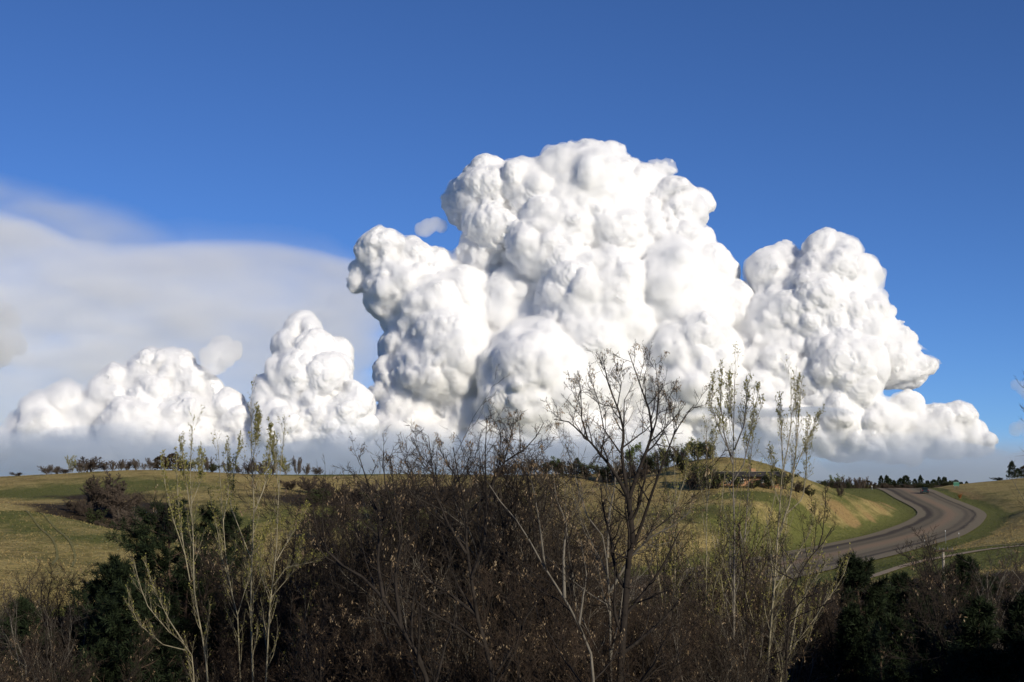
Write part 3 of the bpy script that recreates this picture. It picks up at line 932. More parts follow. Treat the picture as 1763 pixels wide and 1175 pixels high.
def build_house():
    p = on_ground(1288, 236)
    base_z = at(1288, 846, 236)[2]
    root = thing("hillside_house", "low orange brick house with a flat dark roof set into the hillside", "house", (p[0], 236, base_z))
    k = 236 / FPX
    x0, x1 = (1226 - 1288) * k, (1346 - 1288) * k
    top = (846 - 821.5) * k
    brick = brick_material()
    dark = plain_material("dark_shingle_roof", [(.3, (.022, .021, .023)), (.7, (.05, .047, .05))], 3, .9, .3)
    white = plain_material("white_window_frame", [(.3, (.68, .66, .60)), (.7, (.80, .78, .72))], 2, .6)
    glass, nt, b = nodes_of("dark_window_glass")
    b.inputs['Base Color'].default_value = (.03, .035, .045, 1); b.inputs['Roughness'].default_value = .08
    wood = plain_material("brown_door_paint", [(.3, (.09, .045, .025)), (.7, (.14, .07, .04))], 3, .6)
    Boxes().box((x0, 0, -.6), (x1, 7.5, top), .03).build("wall", brick, root)
    rf = Boxes().box((x0 - .5, -.9, top + .003), (x1 + .5, 8.2, top + .78), .08).build("roof", dark, root)
    Boxes().box((x0 - .55, -.98, top + .78), (x1 + .55, 8.25, top + .86), .02).build("roof_edge", plain_material("grey_metal_flashing", [(.3, (.10, .10, .105)), (.7, (.15, .15, .155))], 2, .5, metallic=.4), rf)
    Boxes().box(((1301 - 1288) * k, 4.4, top + .863), ((1301 - 1288) * k + .8, 5.2, top + 1.45), .03).build("chimney", brick, root)
    for px0, px1 in ((1234, 1242), (1250, 1259), (1272, 1281), (1310.5, 1317)):
        a, c = (px0 - 1288) * k, (px1 - 1288) * k
        f = Boxes().box((a, -.05, top - 1.05), (c, .03, top - .08), .01).build("window", white, root)
        m = (a + c) / 2
        Boxes().box((a + .07, -.058, top - .97), (m - .03, -.04, top - .16), 0).box((m + .03, -.058, top - .97), (c - .07, -.04, top - .16), 0).build("pane", glass, f)
    d = Boxes().box(((1292 - 1288) * k, -.05, .05), ((1292 - 1288) * k + .95, .03, 2.1), .01).build("door", wood, root)
    Boxes().rod(((1292 - 1288) * k + .82, -.09, 1.05), ((1292 - 1288) * k + .82, -.05, 1.05), .035).build("handle", plain_material("brass_knob", [(.3, (.5, .38, .16)), (.7, (.6, .45, .2))], 3, .35, metallic=1), d)


def build_car():
    y = 392.0
    i = int(np.argmin(np.abs(road_line[:, 1] - y)))
    c = road_line[i]; t = road_line[i - 1] - road_line[i + 1]
    x = ray(1591, EYE_ROW)[0] * c[1]
    root = thing("car", "dark teal car near the right edge of the road at the crest", "car", (x, c[1], c[2] + .01), rz=math.atan2(t[1], t[0]) - math.pi / 2)
    paint, nt, b = nodes_of("dark_teal_car_paint")
    b.inputs['Base Color'].default_value = (.012, .030, .036, 1); b.inputs['Roughness'].default_value = .3; b.inputs['Coat Weight'].default_value = .5
    glass, nt, b = nodes_of("tinted_car_glass")
    b.inputs['Base Color'].default_value = (.010, .012, .014, 1); b.inputs['Roughness'].default_value = .05
    rubber = plain_material("black_tyre_rubber", [(.3, (.012, .012, .012)), (.7, (.025, .025, .025))], 5, .9)
    rim = plain_material("grey_wheel_rim", [(.3, (.30, .30, .31)), (.7, (.4, .4, .41))], 5, .4, metallic=.8)
    red = plain_material("red_lamp_lens", [(.3, (.20, .008, .006)), (.7, (.28, .012, .01))], 5, .3)
    clear = plain_material("clear_lamp_lens", [(.3, (.6, .6, .58)), (.7, (.7, .7, .68))], 5, .2)
    body = Boxes().prism([(-2.3, .35), (-2.32, .75), (-2.15, 1.0), (-1.3, 1.08), (1.15, 1.05), (2.15, .88), (2.32, .65), (2.3, .33)], -.92, .92, .07).build("body", paint, root)
    Boxes().prism([(-2.05, 1.05), (-1.75, 1.52), (-1.5, 1.62), (.2, 1.62), (.95, 1.07)], -.74, .74, .06).build("cabin", paint, root)
    Boxes().prism([(-1.70, 1.10), (-1.52, 1.50), (.12, 1.50), (.68, 1.10)], -.755, .755, .01).build("side_window", glass, root)
    Boxes().box((-.62, -1.98, 1.12), (.62, -1.80, 1.44), .01).build("rear_window", glass, root)
    for sx in (-1, 1):
        for yy in (-1.42, 1.42):
            w = Boxes().rod((sx * .72, yy, .33), (sx * .93, yy, .33), .33, n=20).build("wheel", rubber, root)
            Boxes().rod((sx * .90, yy, .33), (sx * .94, yy, .33), .20, n=16).build("rim", rim, w)
        Boxes().box((sx * .72 - .14, -2.345, .72), (sx * .72 + .14, -2.25, .95), .02).build("tail_light", red, root)
        Boxes().box((sx * .68 - .16, 2.22, .62), (sx * .68 + .16, 2.34, .78), .02).build("headlight", clear, root)
        Boxes().box((sx * .98 - .09, .70, 1.02), (sx * .98 + .09, .82, 1.18), .02).build("wing_mirror", paint, root)


def build_posts():
    grey = plain_material("weathered_grey_wood", [(.3, (.20, .18, .145)), (.7, (.32, .29, .24))], 4, .9, .3)
    brown = plain_material("dark_old_wood", [(.3, (.04, .03, .022)), (.7, (.08, .062, .045))], 4, .9, .3)
    tan = plain_material("tan_wood_post", [(.3, (.30, .23, .14)), (.7, (.42, .33, .21))], 4, .9, .3)
    white = plain_material("white_marker_paint", [(.3, (.40, .40, .39)), (.7, (.50, .50, .48))], 3, .5)
    porcelain = plain_material("grey_insulator", [(.3, (.12, .12, .13)), (.7, (.18, .18, .19))], 3, .3)
    p = on_ground(1620, 90)
    top = at(1620, 944, 90)[2] - p[2]
    root = thing("utility_pole", "pale wooden utility pole with one crossarm rising behind the dark right pines", "pole", p)
    Boxes().rod((0, 0, -.4), (0, 0, top), .11, .085, 12).build("pole", grey, root)
    arm = Boxes().box((-.62, -.17, top - .22), (.62, -.088, top - .10), .01).build("crossarm", brown, root)
    for dx in (-.55, -.25, .25, .55):
        Boxes().rod((dx, -.13, top - .10), (dx, -.13, top + .05), .03, .018, 8).build("insulator", porcelain, arm)
    Boxes().rod((-.4, -.14, top - .2), (0, -.1, top - .75), .018).rod((.4, -.14, top - .2), (0, -.1, top - .75), .018).build("brace", brown, root)

    # road sign seen across the crest
    d = 405; p = on_ground(1651, d)
    root = thing("road_sign", "green road sign panel on a post by the conifers beyond the crest", "sign", p, rz=.2)
    k = d / FPX
    zt = at(1646, 830, d)[2] - p[2]; zb = at(1646, 837.5, d)[2] - p[2]
    green = plain_material("green_sign_sheeting", [(.3, (.012, .09, .055)), (.7, (.018, .11, .068))], 1, .5)
    steel = plain_material("galvanised_post", [(.3, (.16, .17, .16)), (.7, (.24, .25, .24))], 3, .5, metallic=.6)
    pn = Boxes().box((-1.75, -.05, zb), (0.1, -.01, zt), .01).build("panel", green, root)
    Boxes().box((-1.70, -.054, zb + .06), (.05, -.0505, zb + .09), 0).box((-1.70, -.054, zt - .09), (.05, -.0505, zt - .06), 0).build("border", white, pn)
    for dx in (-1.4, -.15):
        Boxes().rod((dx, .04, -.3), (dx, .04, zt), .05, n=8).build("post", steel, root)

    def marker(px, dist, h, label, w=.10):
        q = on_ground(px, dist)
        r = thing("marker_post", label, "post", q)
        Boxes().rod((0, 0, -.2), (0, 0, h - .25), w * .5, w * .45, 8).build("post", steel, r)
        Boxes().box((-w * .6, -.03, h - .2), (w * .6, .03, h), .01).build("reflector", white, r)
    marker(1625, 212, 1.9, "tall white marker post on the near verge below the road bend")
    marker(1648, 224, .9, "short white marker post right of the tall one below the bend")
    marker(1589, 200, 1.2, "white marker post at the near road edge before the bend")
    marker(1501, 415, 1.1, "white marker post at the far left edge of the road crest", .3)

    def post(px, dist, h, label, mat):
        q = on_ground(px, dist)
        r = thing("fence_post", label, "post", q)
        Boxes().rod((0, 0, -.3), (.02, 0, h), .085, .07, 8).build("post", mat, r)
        Boxes().rod((.02, 0, h), (.02, 0, h + .06), .07, .02, 8).build("top", mat, r)
    post(66, 196, 1.2, "dark fence post standing alone on the tan spur of the left hill", brown)
    post(58, 198, 1.0, "leaning dark fence post just left of the taller one on the spur", brown)
    post(613, 300, 2.2, "tall tan post on the slope below the green crest field", tan)
    post(672, 326, 1.1, "left one of two fence posts on the bare middle crest", brown)
    post(686, 326, 1.1, "right one of two fence posts on the bare middle crest", brown)
    # a low orange bush beside the farm track
    o = far_plant("orange_shrub", "shrub", 'brown', 909)
    o.location = on_ground(1652, 372); o.scale = (1.6, 1.6, 1.5)
    o['label'] = "small orange bush at the straw strip right of the road crest"
    for c in o.children:
        c.data.materials.clear(); c.data.materials.append(plain_material("orange_twigs", [(.3, (.28, .11, .03)), (.7, (.42, .19, .06))], .5))


build_house()
build_car()
build_posts()

# ---- the trees in front, read off the photograph limb by limb
PALE = ('pale_bark', 'pale_bark', 'olive_twig')
DARK = ('dark_bark', 'dark_bark', 'twig')
GREY = ('grey_bark', 'grey_bark', 'twig')


def build_front_trees():
    bud = dict(leaf='bud', leaf_size=(.068, .038), leaf_part='leaves')
    seeds = dict(leaf='seed', leaf_size=(.085, .026), hang=True, leaf_part='seed_sprays')
    traced_tree("bare_tree", "tall bare dark tree with hanging seed pods, standing above the thicket", 'tree', 1067, 42, [
        ([(1067, 1175), (1077, 1036), (1082, 965), (1090, 929), (1086, 895), (1082, 858)], .13, .085),
        ([(1082, 858), (1067, 828), (1047, 798), (1017, 762), (981, 727), (953, 722)], .07, .012),
        ([(1082, 858), (1075, 818), (1070, 777), (1075, 747), (1067, 712), (1047, 661), (1037, 615)], .07, .010),
        ([(1084, 856), (1095, 823), (1113, 777), (1123, 747), (1118, 707), (1103, 666), (1082, 605)], .07, .010),
        ([(1092, 935), (1103, 909), (1123, 848), (1143, 793), (1163, 742), (1190, 703), (1209, 699)], .06, .010),
        ([(1012, 757), (1001, 720), (1000, 671), (994, 651)], .03, .008),
        ([(1117, 765), (1130, 725), (1135, 680), (1128, 625)], .035, .008),
        ([(1063, 700), (1070, 660), (1060, 625)], .02, .006),
        ([(1150, 775), (1165, 735), (1150, 690), (1163, 660)], .02, .006),
        ([(1068, 780), (1040, 740), (1030, 690), (1012, 640)], .028, .007)], 11, 'bare', DARK, n_leaf=1500, **seeds)
    traced_tree("bare_tree", "grey stemmed bare tree leaning left beside the tall dark tree", 'tree', 1052, 44, [
        ([(1052, 1175), (1050, 1040), (1042, 929), (1007, 884), (994, 833), (976, 772)], .07, .011),
        ([(1046, 960), (1048, 890), (1060, 830), (1052, 760)], .05, .01),
        ([(1050, 1020), (1085, 960), (1120, 925), (1160, 905), (1190, 880)], .05, .01)], 12, 'bare', GREY, n_leaf=700, **seeds)
    traced_tree("bare_tree", "dark bare tree with a long limb leaning out over the left slope", 'tree', 740, 40, [
        ([(736, 1175), (723, 1135), (690, 1080), (660, 1030), (622, 992), (584, 971), (563, 950), (546, 916), (538, 870)], .12, .015),
        ([(660, 1030), (650, 970), (655, 900), (632, 830), (618, 785)], .06, .01),
        ([(690, 1080), (680, 1000), (690, 920), (662, 830), (660, 775)], .06, .01),
        ([(655, 900), (680, 860), (672, 790)], .03, .008), ([(622, 992), (560, 960), (520, 900)], .04, .008),
        ([(690, 1080), (640, 1065), (580, 1060)], .03, .008)], 13, 'bare', DARK, n_leaf=800, **seeds)
    traced_tree("bare_tree", "many-limbed dark bare tree in the middle of the thicket", 'tree', 845, 41, [
        ([(850, 1175), (845, 1143), (820, 1059), (812, 996), (803, 954), (803, 890), (791, 830), (780, 770)], .13, .012),
        ([(812, 996), (835, 930), (838, 860), (835, 790), (838, 720)], .06, .008),
        ([(820, 1059), (770, 1020), (735, 1000), (690, 985), (650, 940)], .06, .01),
        ([(803, 954), (770, 900), (750, 850), (742, 790), (738, 752)], .05, .008),
        ([(803, 890), (840, 850), (868, 796), (904, 773), (925, 750), (936, 728)], .05, .009),
        ([(868, 796), (880, 750), (886, 712)], .025, .006), ([(835, 860), (860, 800), (862, 745), (850, 722)], .03, .007),
        ([(791, 830), (765, 790), (752, 760)], .03, .006)], 14, 'bare', DARK, n_leaf=1000, **seeds)
    traced_tree("bare_tree", "slanting grey bare tree leaning left out of the thicket", 'tree', 1020, 39, [
        ([(1022, 1175), (1018, 1127), (997, 1076), (972, 1030), (938, 979), (913, 933), (892, 899), (862, 865), (837, 827)], .065, .012),
        ([(972, 1030), (970, 960), (975, 900), (958, 860), (950, 800)], .05, .009), ([(938, 979), (930, 910), (920, 850), (905, 790)], .04, .008),
        ([(997, 1076), (1010, 990), (1000, 930)], .04, .008)], 15, 'bare', ('grey_bark', 'dark_bark', 'twig'), n_leaf=900, **seeds)
    # pale poplars at the left
    traced_tree("poplar_tree", "pale poplar with several tops, leftmost of the left poplar clump", 'tree', 352, 50, [
        ([(358, 1175), (354, 1127), (341, 1059), (333, 1009), (333, 933), (327, 827), (331, 735)], 0.049, .008),
        ([(327, 1000), (316, 941), (308, 882), (303, 780)], 0.023, .007), ([(331, 900), (322, 840), (312, 760)], 0.018, .006),
        ([(329, 870), (345, 830), (348, 780)], 0.011, .006), ([(320, 960), (300, 900), (284, 835), (282, 790)], 0.018, .006)], 21, 'slim', PALE, n_leaf=2736, **bud)
    traced_tree("poplar_tree", "low pale poplar with long bare stems leaning left over dark pine", 'tree', 335, 48, [
        ([(335, 1175), (329, 1118), (287, 1085), (253, 1042), (238, 1000), (230, 962)], 0.034, .008),
        ([(316, 1106), (291, 1068), (270, 1025), (255, 985), (249, 968)], 0.023, .007), ([(320, 1120), (280, 1110), (240, 1075), (222, 1040), (222, 1020)], 0.020, .006)], 22, 'slim', PALE, n_leaf=432, **bud)
    traced_tree("poplar_tree", "thin pale poplar second from left in the left poplar clump", 'tree', 412, 52, [
        ([(414, 1175), (409, 1059), (396, 1009), (388, 950), (383, 882), (375, 765)], 0.034, .007), ([(384, 900), (393, 850), (392, 768)], 0.018, .006),
        ([(400, 1020), (382, 960), (372, 900), (360, 850)], 0.018, .006), ([(409, 1059), (430, 990), (440, 930)], 0.018, .006)], 23, 'slim', PALE, n_leaf=1584, **bud)
    traced_tree("poplar_tree", "tallest pale poplar of the left clump, forked below its top", 'tree', 434, 50, [
        ([(436, 1175), (434, 1127), (432, 1038), (434, 950), (438, 882), (434, 806), (432, 692)], 0.054, .008), ([(438, 882), (455, 840), (463, 790), (468, 732)], 0.026, .007),
        ([(432, 962), (410, 905), (396, 870), (405, 800), (414, 752)], 0.020, .006), ([(434, 800), (443, 750), (444, 715)], 0.011, .005), ([(434, 960), (455, 925), (480, 905)], 0.014, .006)], 24, 'slim', PALE, n_leaf=3168, **bud)
    traced_tree("poplar_tree", "pale poplar with spreading side stems, rightmost of the left clump", 'tree', 462, 49, [
        ([(458, 1175), (464, 1047), (476, 950), (478, 882), (480, 836), (491, 732)], 0.043, .007), ([(476, 966), (510, 907), (527, 878)], 0.020, .006), ([(470, 1010), (493, 977), (530, 970), (560, 960)], 0.018, .006),
        ([(480, 840), (473, 800), (470, 760)], 0.011, .006), ([(466, 1030), (505, 985), (520, 930)], 0.014, .006), ([(466, 1040), (446, 980), (452, 930)], 0.014, .006)], 25, 'slim', PALE, n_leaf=2160, **bud)
    # poplars at the right
    traced_tree("poplar_tree", "tall twin-trunked poplar with olive buds behind the thicket", 'tree', 1262, 55, [
        ([(1262, 1175), (1264, 1050), (1264, 966), (1265, 915), (1264, 890), (1262, 835), (1262, 784), (1263, 733), (1266, 622)], 0.079, .008),
        ([(1262, 800), (1247, 750), (1240, 690), (1243, 632)], 0.036, .007), ([(1264, 775), (1282, 730), (1285, 690), (1288, 655)], 0.036, .007), ([(1262, 830), (1280, 800), (1292, 750), (1300, 700), (1308, 665)], 0.032, .007),
        ([(1262, 790), (1240, 745), (1225, 700), (1228, 650)], 0.025, .006), ([(1270, 900), (1281, 947), (1285, 891), (1290, 816), (1297, 740), (1314, 690)], 0.036, .006), ([(1264, 760), (1258, 700), (1254, 650)], 0.022, .006)], 31, 'poplar',
        ('grey_bark', 'grey_bark', 'olive_twig'), n_leaf=4896, **bud)
    traced_tree("poplar_tree", "slender pale poplar forking low, standing before the road", 'tree', 1320, 53, [
        ([(1318, 1175), (1322, 1143), (1334, 996), (1339, 928), (1341, 891), (1344, 853), (1346, 820), (1355, 777), (1362, 733), (1362, 642)], 0.068, .007),
        ([(1341, 922), (1352, 887), (1360, 865), (1365, 822), (1372, 760), (1380, 655)], 0.043, .007), ([(1352, 887), (1382, 859), (1388, 816), (1390, 765), (1392, 720)], 0.025, .006), ([(1366, 815), (1385, 770), (1402, 735), (1412, 712)], 0.022, .006),
        ([(1348, 800), (1346, 760), (1343, 685)], 0.022, .006), ([(1372, 760), (1370, 700), (1373, 655)], 0.014, .005), ([(1330, 1020), (1370, 960), (1395, 915), (1404, 870)], 0.029, .007), ([(1344, 870), (1330, 830), (1328, 775)], 0.014, .005)], 32, 'poplar', PALE, n_leaf=2736, **bud)
    traced_tree("poplar_tree", "low pale poplar stem arching right beside the dark pines", 'tree', 1350, 47, [
        ([(1340, 1175), (1360, 1120), (1400, 1070), (1425, 1030), (1450, 1000), (1462, 960)], 0.036, .007), ([(1360, 1120), (1372, 1050), (1400, 1000), (1430, 960)], 0.029, .006), ([(1345, 1160), (1330, 1080), (1350, 1020)], 0.022, .006)], 33, 'poplar', PALE, n_leaf=374, **bud)
    traced_tree("poplar_tree", "thin leafy poplar sapling between the tall dark tree and twin-trunked poplar", 'tree', 1216, 58, [
        ([(1214, 1175), (1216, 1000), (1217, 850), (1216, 722)], 0.036, .006), ([(1217, 870), (1228, 800), (1230, 740)], 0.022, .005), ([(1216, 880), (1204, 830), (1200, 770)], 0.014, .005)], 34, 'poplar', PALE, n_leaf=1440, **bud)
    traced_tree("poplar_tree", "pale thin poplar sapling just right of the tall dark tree", 'tree', 1160, 60, [
        ([(1160, 1175), (1162, 1000), (1163, 860), (1160, 752)], 0.032, .006), ([(1162, 900), (1146, 830), (1142, 760)], 0.018, .005), ([(1162, 880), (1180, 820), (1186, 765)], 0.018, .005)], 35, 'poplar', PALE, n_leaf=1152, **bud)
    # broken dark limb before the road
    traced_tree("bare_shrub", "crooked dark bare shrub with upturned limbs before the road", 'shrub', 1352, 46, [
        ([(1352, 1175), (1358, 1060), (1370, 1000), (1384, 975), (1401, 951), (1414, 940), (1425, 923), (1433, 908)], .06, .012), ([(1409, 944), (1416, 920), (1420, 880), (1422, 845)], .025, .005), ([(1370, 1000), (1340, 985), (1318, 960)], .03, .006),
        ([(1401, 951), (1406, 900), (1398, 870)], .015, .004), ([(1358, 1060), (1385, 1030), (1420, 1015)], .03, .006)], 36, 'bare', DARK, n_leaf=120, **seeds)
    traced_tree("bare_shrub", "dark bare stem forking before the twin-trunked poplar", 'shrub', 1285, 48, [
        ([(1290, 1175), (1284, 1050), (1281, 985), (1300, 930), (1305, 880)], .05, .008), ([(1281, 985), (1272, 930), (1275, 880)], .03, .006), ([(1284, 1050), (1310, 985), (1330, 945)], .03, .006)], 37, 'bare', DARK, n_leaf=250, **seeds)
    traced_tree("bare_tree", "bare tree whose twig tips reach in at the right edge above the hill", 'tree', 1885, 40, [
        ([(1885, 1175), (1875, 1000), (1862, 880), (1845, 810), (1815, 775), (1780, 768)], .09, .006), ([(1862, 880), (1880, 820), (1895, 770)], .05, .008)], 38, 'bare', GREY, n_leaf=100, **seeds)


def shrub_proto(label, seed, stems, h, spread, twig, trunk, n_seed, name="bare_shrub"):
    rs = np.random.default_rng(seed)
    root = thing(name, label, 'shrub', (0, 0, 0))
    tr = []
    for k in range(stems):
        a = rs.uniform(0, 6.283); lean = spread * rs.uniform(.2, 1)
        tr.append((wander_line(rs, (.18 * math.cos(a), .18 * math.sin(a), -.2), (lean * math.cos(a), lean * math.sin(a), 1), h * rs.uniform(.6, .86), 10, .11, .05), .065 * h / 8 * rs.uniform(.6, 1.3), .010))
    lv = woody(rs, tr, 'brush')
    dress(root, rs, lv, 'brush', trunk, trunk, twig, leaf='seed', n_leaf=n_seed, leaf_size=(.085, .028), hang=True, sides=(6, 4, 3), leaf_part='seed_sprays')
    # true height of the grown shrub, so that it can be set to size
    root['grown'] = float(max(P[:, :, 2].max() for P, _, _ in lv))
    return root


def build_thicket():
    protos = [shrub_proto("", 51, 7, 8, .42, 'twig', 'dark_bark', 600), shrub_proto("", 52, 8, 8, .5, 'red_twig', 'dark_bark', 850), shrub_proto("", 53, 6, 8, .38, 'twig', 'grey_bark', 450), shrub_proto("", 54, 9, 8, .55, 'red_twig', 'dark_bark', 1100)]
    used = set()
    # px, top row, distance, prototype
    env_x = [-10, 60, 130, 230, 300, 400, 480, 540, 600, 650, 700, 750, 800, 850, 900, 950, 1000, 1050, 1100, 1200, 1260, 1320, 1380, 1430]
    env_y = [985, 975, 1010, 1090, 1060, 1010, 950, 850, 832, 838, 818, 785, 755, 738, 762, 795, 820, 842, 846, 856, 890, 945, 1000, 1060]
    rs = np.random.default_rng(17)
    spots = []
    for k in range(90):
        px = -10 + 1440 * ((k * .6180339) % 1.0)
        low = rs.random() ** 1.5
        if 118 < px < 262: continue
        top = np.interp(px, env_x, env_y) + 6 + 190 * low
        spots.append((px, top, 64 - 20 * low + rs.uniform(-5, 5), int(rs.integers(0, 4))))
    spots += [(760, 762, 52, 0), (800, 742, 50, 2), (838, 732, 54, 0), (872, 738, 50, 0), (905, 750, 52, 2), (660, 792, 52, 0), (700, 802, 54, 2), (930, 788, 55, 0), (560, 818, 56, 0)]
    rs = np.random.default_rng(5)
    lab = "brown bare shrub with tan seed pods, one of many tangled together in the thicket"
    for px, top, dist, k in spots:
        p = on_ground(px, dist)
        h = at(px, top, dist)[2] - p[2]
        s = h / protos[k]['grown']
        sc = (s * rs.uniform(.9, 1.15), s * rs.uniform(.9, 1.15), s)
        if k not in used:
            used.add(k); o = protos[k]
            o.location = p; o.scale = sc; o['label'] = lab; o['group'] = "bare shrubs of the thicket"; o.rotation_euler = (0, 0, rs.uniform(0, 6.28))
        else:
            copy_thing(protos[k], p, rs.uniform(0, 6.28), sc, lab, "bare shrubs of the thicket")
    more = [(30, 950, 62, 0, "grey brown bare shrub at the left edge below the grassy slope"), (75, 985, 52, 2, "dark stemmed bare shrub in the shade left of the pines"), (110, 960, 64, 0, "bare shrub behind the dark stemmed shrub, left of the pines"),
            (0, 1040, 46, 1, "low bare shrub at the bottom of the left edge"), (145, 1060, 48, 0, "low bare shrub in front of the small left pine"),
            (1705, 895, 46, 0, "large dark bare shrub standing right of the utility pole"), (1752, 880, 50, 2, "tall bare shrub at the right edge in front of the tan slope"), (1420, 1010, 58, 0, "bare shrub just left of the pointed right pine"), (1765, 930, 60, 3, "reddish bare shrub at the right edge behind the others"),
            ]
    for px, top, dist, k, l in more:
        p = on_ground(px, dist); s = (at(px, top, dist)[2] - p[2]) / protos[k]['grown']
        copy_thing(protos[k], p, rs.uniform(0, 6.28), (s * 1.1, s * 1.1, s), l, None)


def build_budding_shrubs():
    rs = np.random.default_rng(71)
    def proto(seed):
        root = thing("budding_shrub", "", 'shrub', (0, 0, 0))
        r2 = np.random.default_rng(seed)
        tr = [(wander_line(r2, (.2 * r2.standard_normal(), .2 * r2.standard_normal(), -.2), (.3 * r2.standard_normal(), .3 * r2.standard_normal(), 1), 8 * r2.uniform(.6, .95), 10, .08, .06), .035, .006) for _ in range(5)]
        lv = woody(r2, tr, 'poplar')
        root['grown'] = float(max(P[:, :, 2].max() for P, _, _ in lv))
        dress(root, r2, lv, 'poplar', 'pale_bark', 'olive_twig', 'olive_twig', leaf='bud', n_leaf=1300, leaf_size=(.062, .036), sides=(6, 4, 3), leaf_part='leaves')
        return root
    protos = [proto(1), proto(2)]
    right = [(1172, 800, 66), (1196, 830, 62), (1205, 790, 72), (1238, 815, 68), (1250, 860, 60), (1282, 830, 70), (1305, 850, 64), (1322, 900, 58), (1225, 880, 58), (1182, 880, 60)]
    left = [(352, 930, 62), (500, 940, 56)]
    n = 0
    for spots, lab, grp in ((right, "olive budding shrub, one of a loose screen around the twin-trunked poplar", "budding shrubs around the right poplars"), (left, "olive budding shrub, one of two filling in between the left poplars", "budding shrubs between the left poplars")):
        for px, top, dist in spots:
            k = n % 2
            p = on_ground(px, dist); s = (at(px, top, dist)[2] - p[2]) / protos[k]['grown']
            if n < 2:
                o = protos[k]; o.location = p; o.scale = (s, s, s); o['label'] = lab; o['group'] = grp
            else:
                copy_thing(protos[k], p, rs.uniform(0, 6.28), (s, s, s), lab, grp)
            n += 1


def build_conifers():
    def stand(fn_name, label, px, top, dist, wpx, seed, **kw):
        p = on_ground(px, dist)
        pine(fn_name, label, p, at(px, top, dist)[2] - p[2], wpx / FPX * dist, seed, **kw)
    stand("pine_tree", "tallest dark pine behind the left poplars", 292, 866, 64, 369, 61, peak=0.66, tufts=2095)
    stand("pine_tree", "dark pine hidden behind the left poplar clump, next to the tallest pine", 385, 876, 68, 291, 62, peak=0.66, tufts=1862)
    stand("pine_tree", "dark pine left of the tallest pine, its top a single spike", 188, 970, 57, 291, 63, peak=0.66, tufts=1862)
    stand("pine_tree", "lowest dark pine of the left pines, in front of the spiked one", 240, 1010, 52, 291, 64, peak=0.66, tufts=1629)
    stand("pine_tree", "pointed dark pine standing alone below the road", 1487, 955, 62, 252, 65, peak=0.85, tufts=1862)
    stand("pine_tree", "small dark pine second from left in the right pine group", 1540, 990, 64, 195, 66, peak=0.85, tufts=1397)
    stand("pine_tree", "dark pine right in front of the utility pole foot", 1597, 985, 66, 213, 67, peak=0.85, tufts=1397)
    stand("pine_tree", "dark pine between the utility pole and the large bare shrub", 1645, 960, 62, 234, 68, peak=0.85, tufts=1745)
    stand("pine_tree", "dark pine behind the large bare shrub at the right", 1700, 1000, 66, 252, 69, peak=0.85, tufts=1397)
    stand("pine_tree", "low dark pine filling the gap between the right pines", 1565, 1020, 56, 234, 70, peak=0.85, tufts=1629)
    for k, (px, top, d, w, l) in enumerate([(1622, 1012, 50, 150, "broad low dark pine below the utility pole"), (1462, 1045, 55, 130, "low dark pine at the left foot of the pointed right pine"), (1690, 1030, 44, 150, "low dark pine in front of the large bare right shrub"),
                                           (1745, 1025, 44, 160, "dark pine in the lower right corner of the woods"), (1525, 1062, 51, 130, "low bushy dark pine between the two left spruces"), (60, 1035, 58, 150, "dark pine at the left edge behind the bare shrubs"), (330, 960, 60, 170, "dark pine low behind the left poplar stems")]):
        stand("pine_tree", l, px, top, d, w * 1.2, 90 + k, peak=.8, tufts=1100)
    for k, (px, top, d, w, l) in enumerate([(1506, 1072, 46, 80, "small spruce in front of the pointed right pine"), (1572, 1080, 45, 80, "small spruce in the middle of the bottom right corner"), (1640, 1105, 43, 80, "small spruce rightmost of the three little spruces")]):
        stand("spruce_tree", l, px, top, d, w, 80 + k, mat='spruce', tufts=900, needles=12, needle_len=.14, narrow=True)


build_front_trees()
build_thicket()
build_budding_shrubs()
build_conifers()

# ------------------------------------------------------------------ clouds: closed meshes filled with scattering vapour
def spline_matrix(n, m, rs):
    """Cubic B-spline weights that resample m lattice points onto n samples."""
    t = np.linspace(1, m - 3, n)
    i = np.minimum(t.astype(int), m - 4)
    f = t - i
    w = np.zeros((n, m), dtype=np.float32)
    for k, wk in enumerate(((1 - f) ** 3 / 6, (3 * f ** 3 - 6 * f ** 2 + 4) / 6, (-3 * f ** 3 + 3 * f ** 2 + 3 * f + 1) / 6, f ** 3 / 6)):
        w[np.arange(n), np.minimum(i - 1 + k + 0, m - 1)] += wk
    return w


def noise_grid(shape, cell, rs):
    """Smooth random field on a grid with features about `cell` samples wide, roughly -1..1."""
    cells = cell if isinstance(cell, tuple) else (cell,) * 3
    ms = [max(5, int(n / c) + 5) for n, c in zip(shape, cells)]
    g = rs.standard_normal(ms).astype(np.float32)
    for ax, (n, m) in enumerate(zip(shape, ms)):
        g = np.moveaxis(np.tensordot(spline_matrix(n, m, rs), g, axes=(1, ax)), 0, ax)
    return g / (g.std() + 1e-6) * 0.5


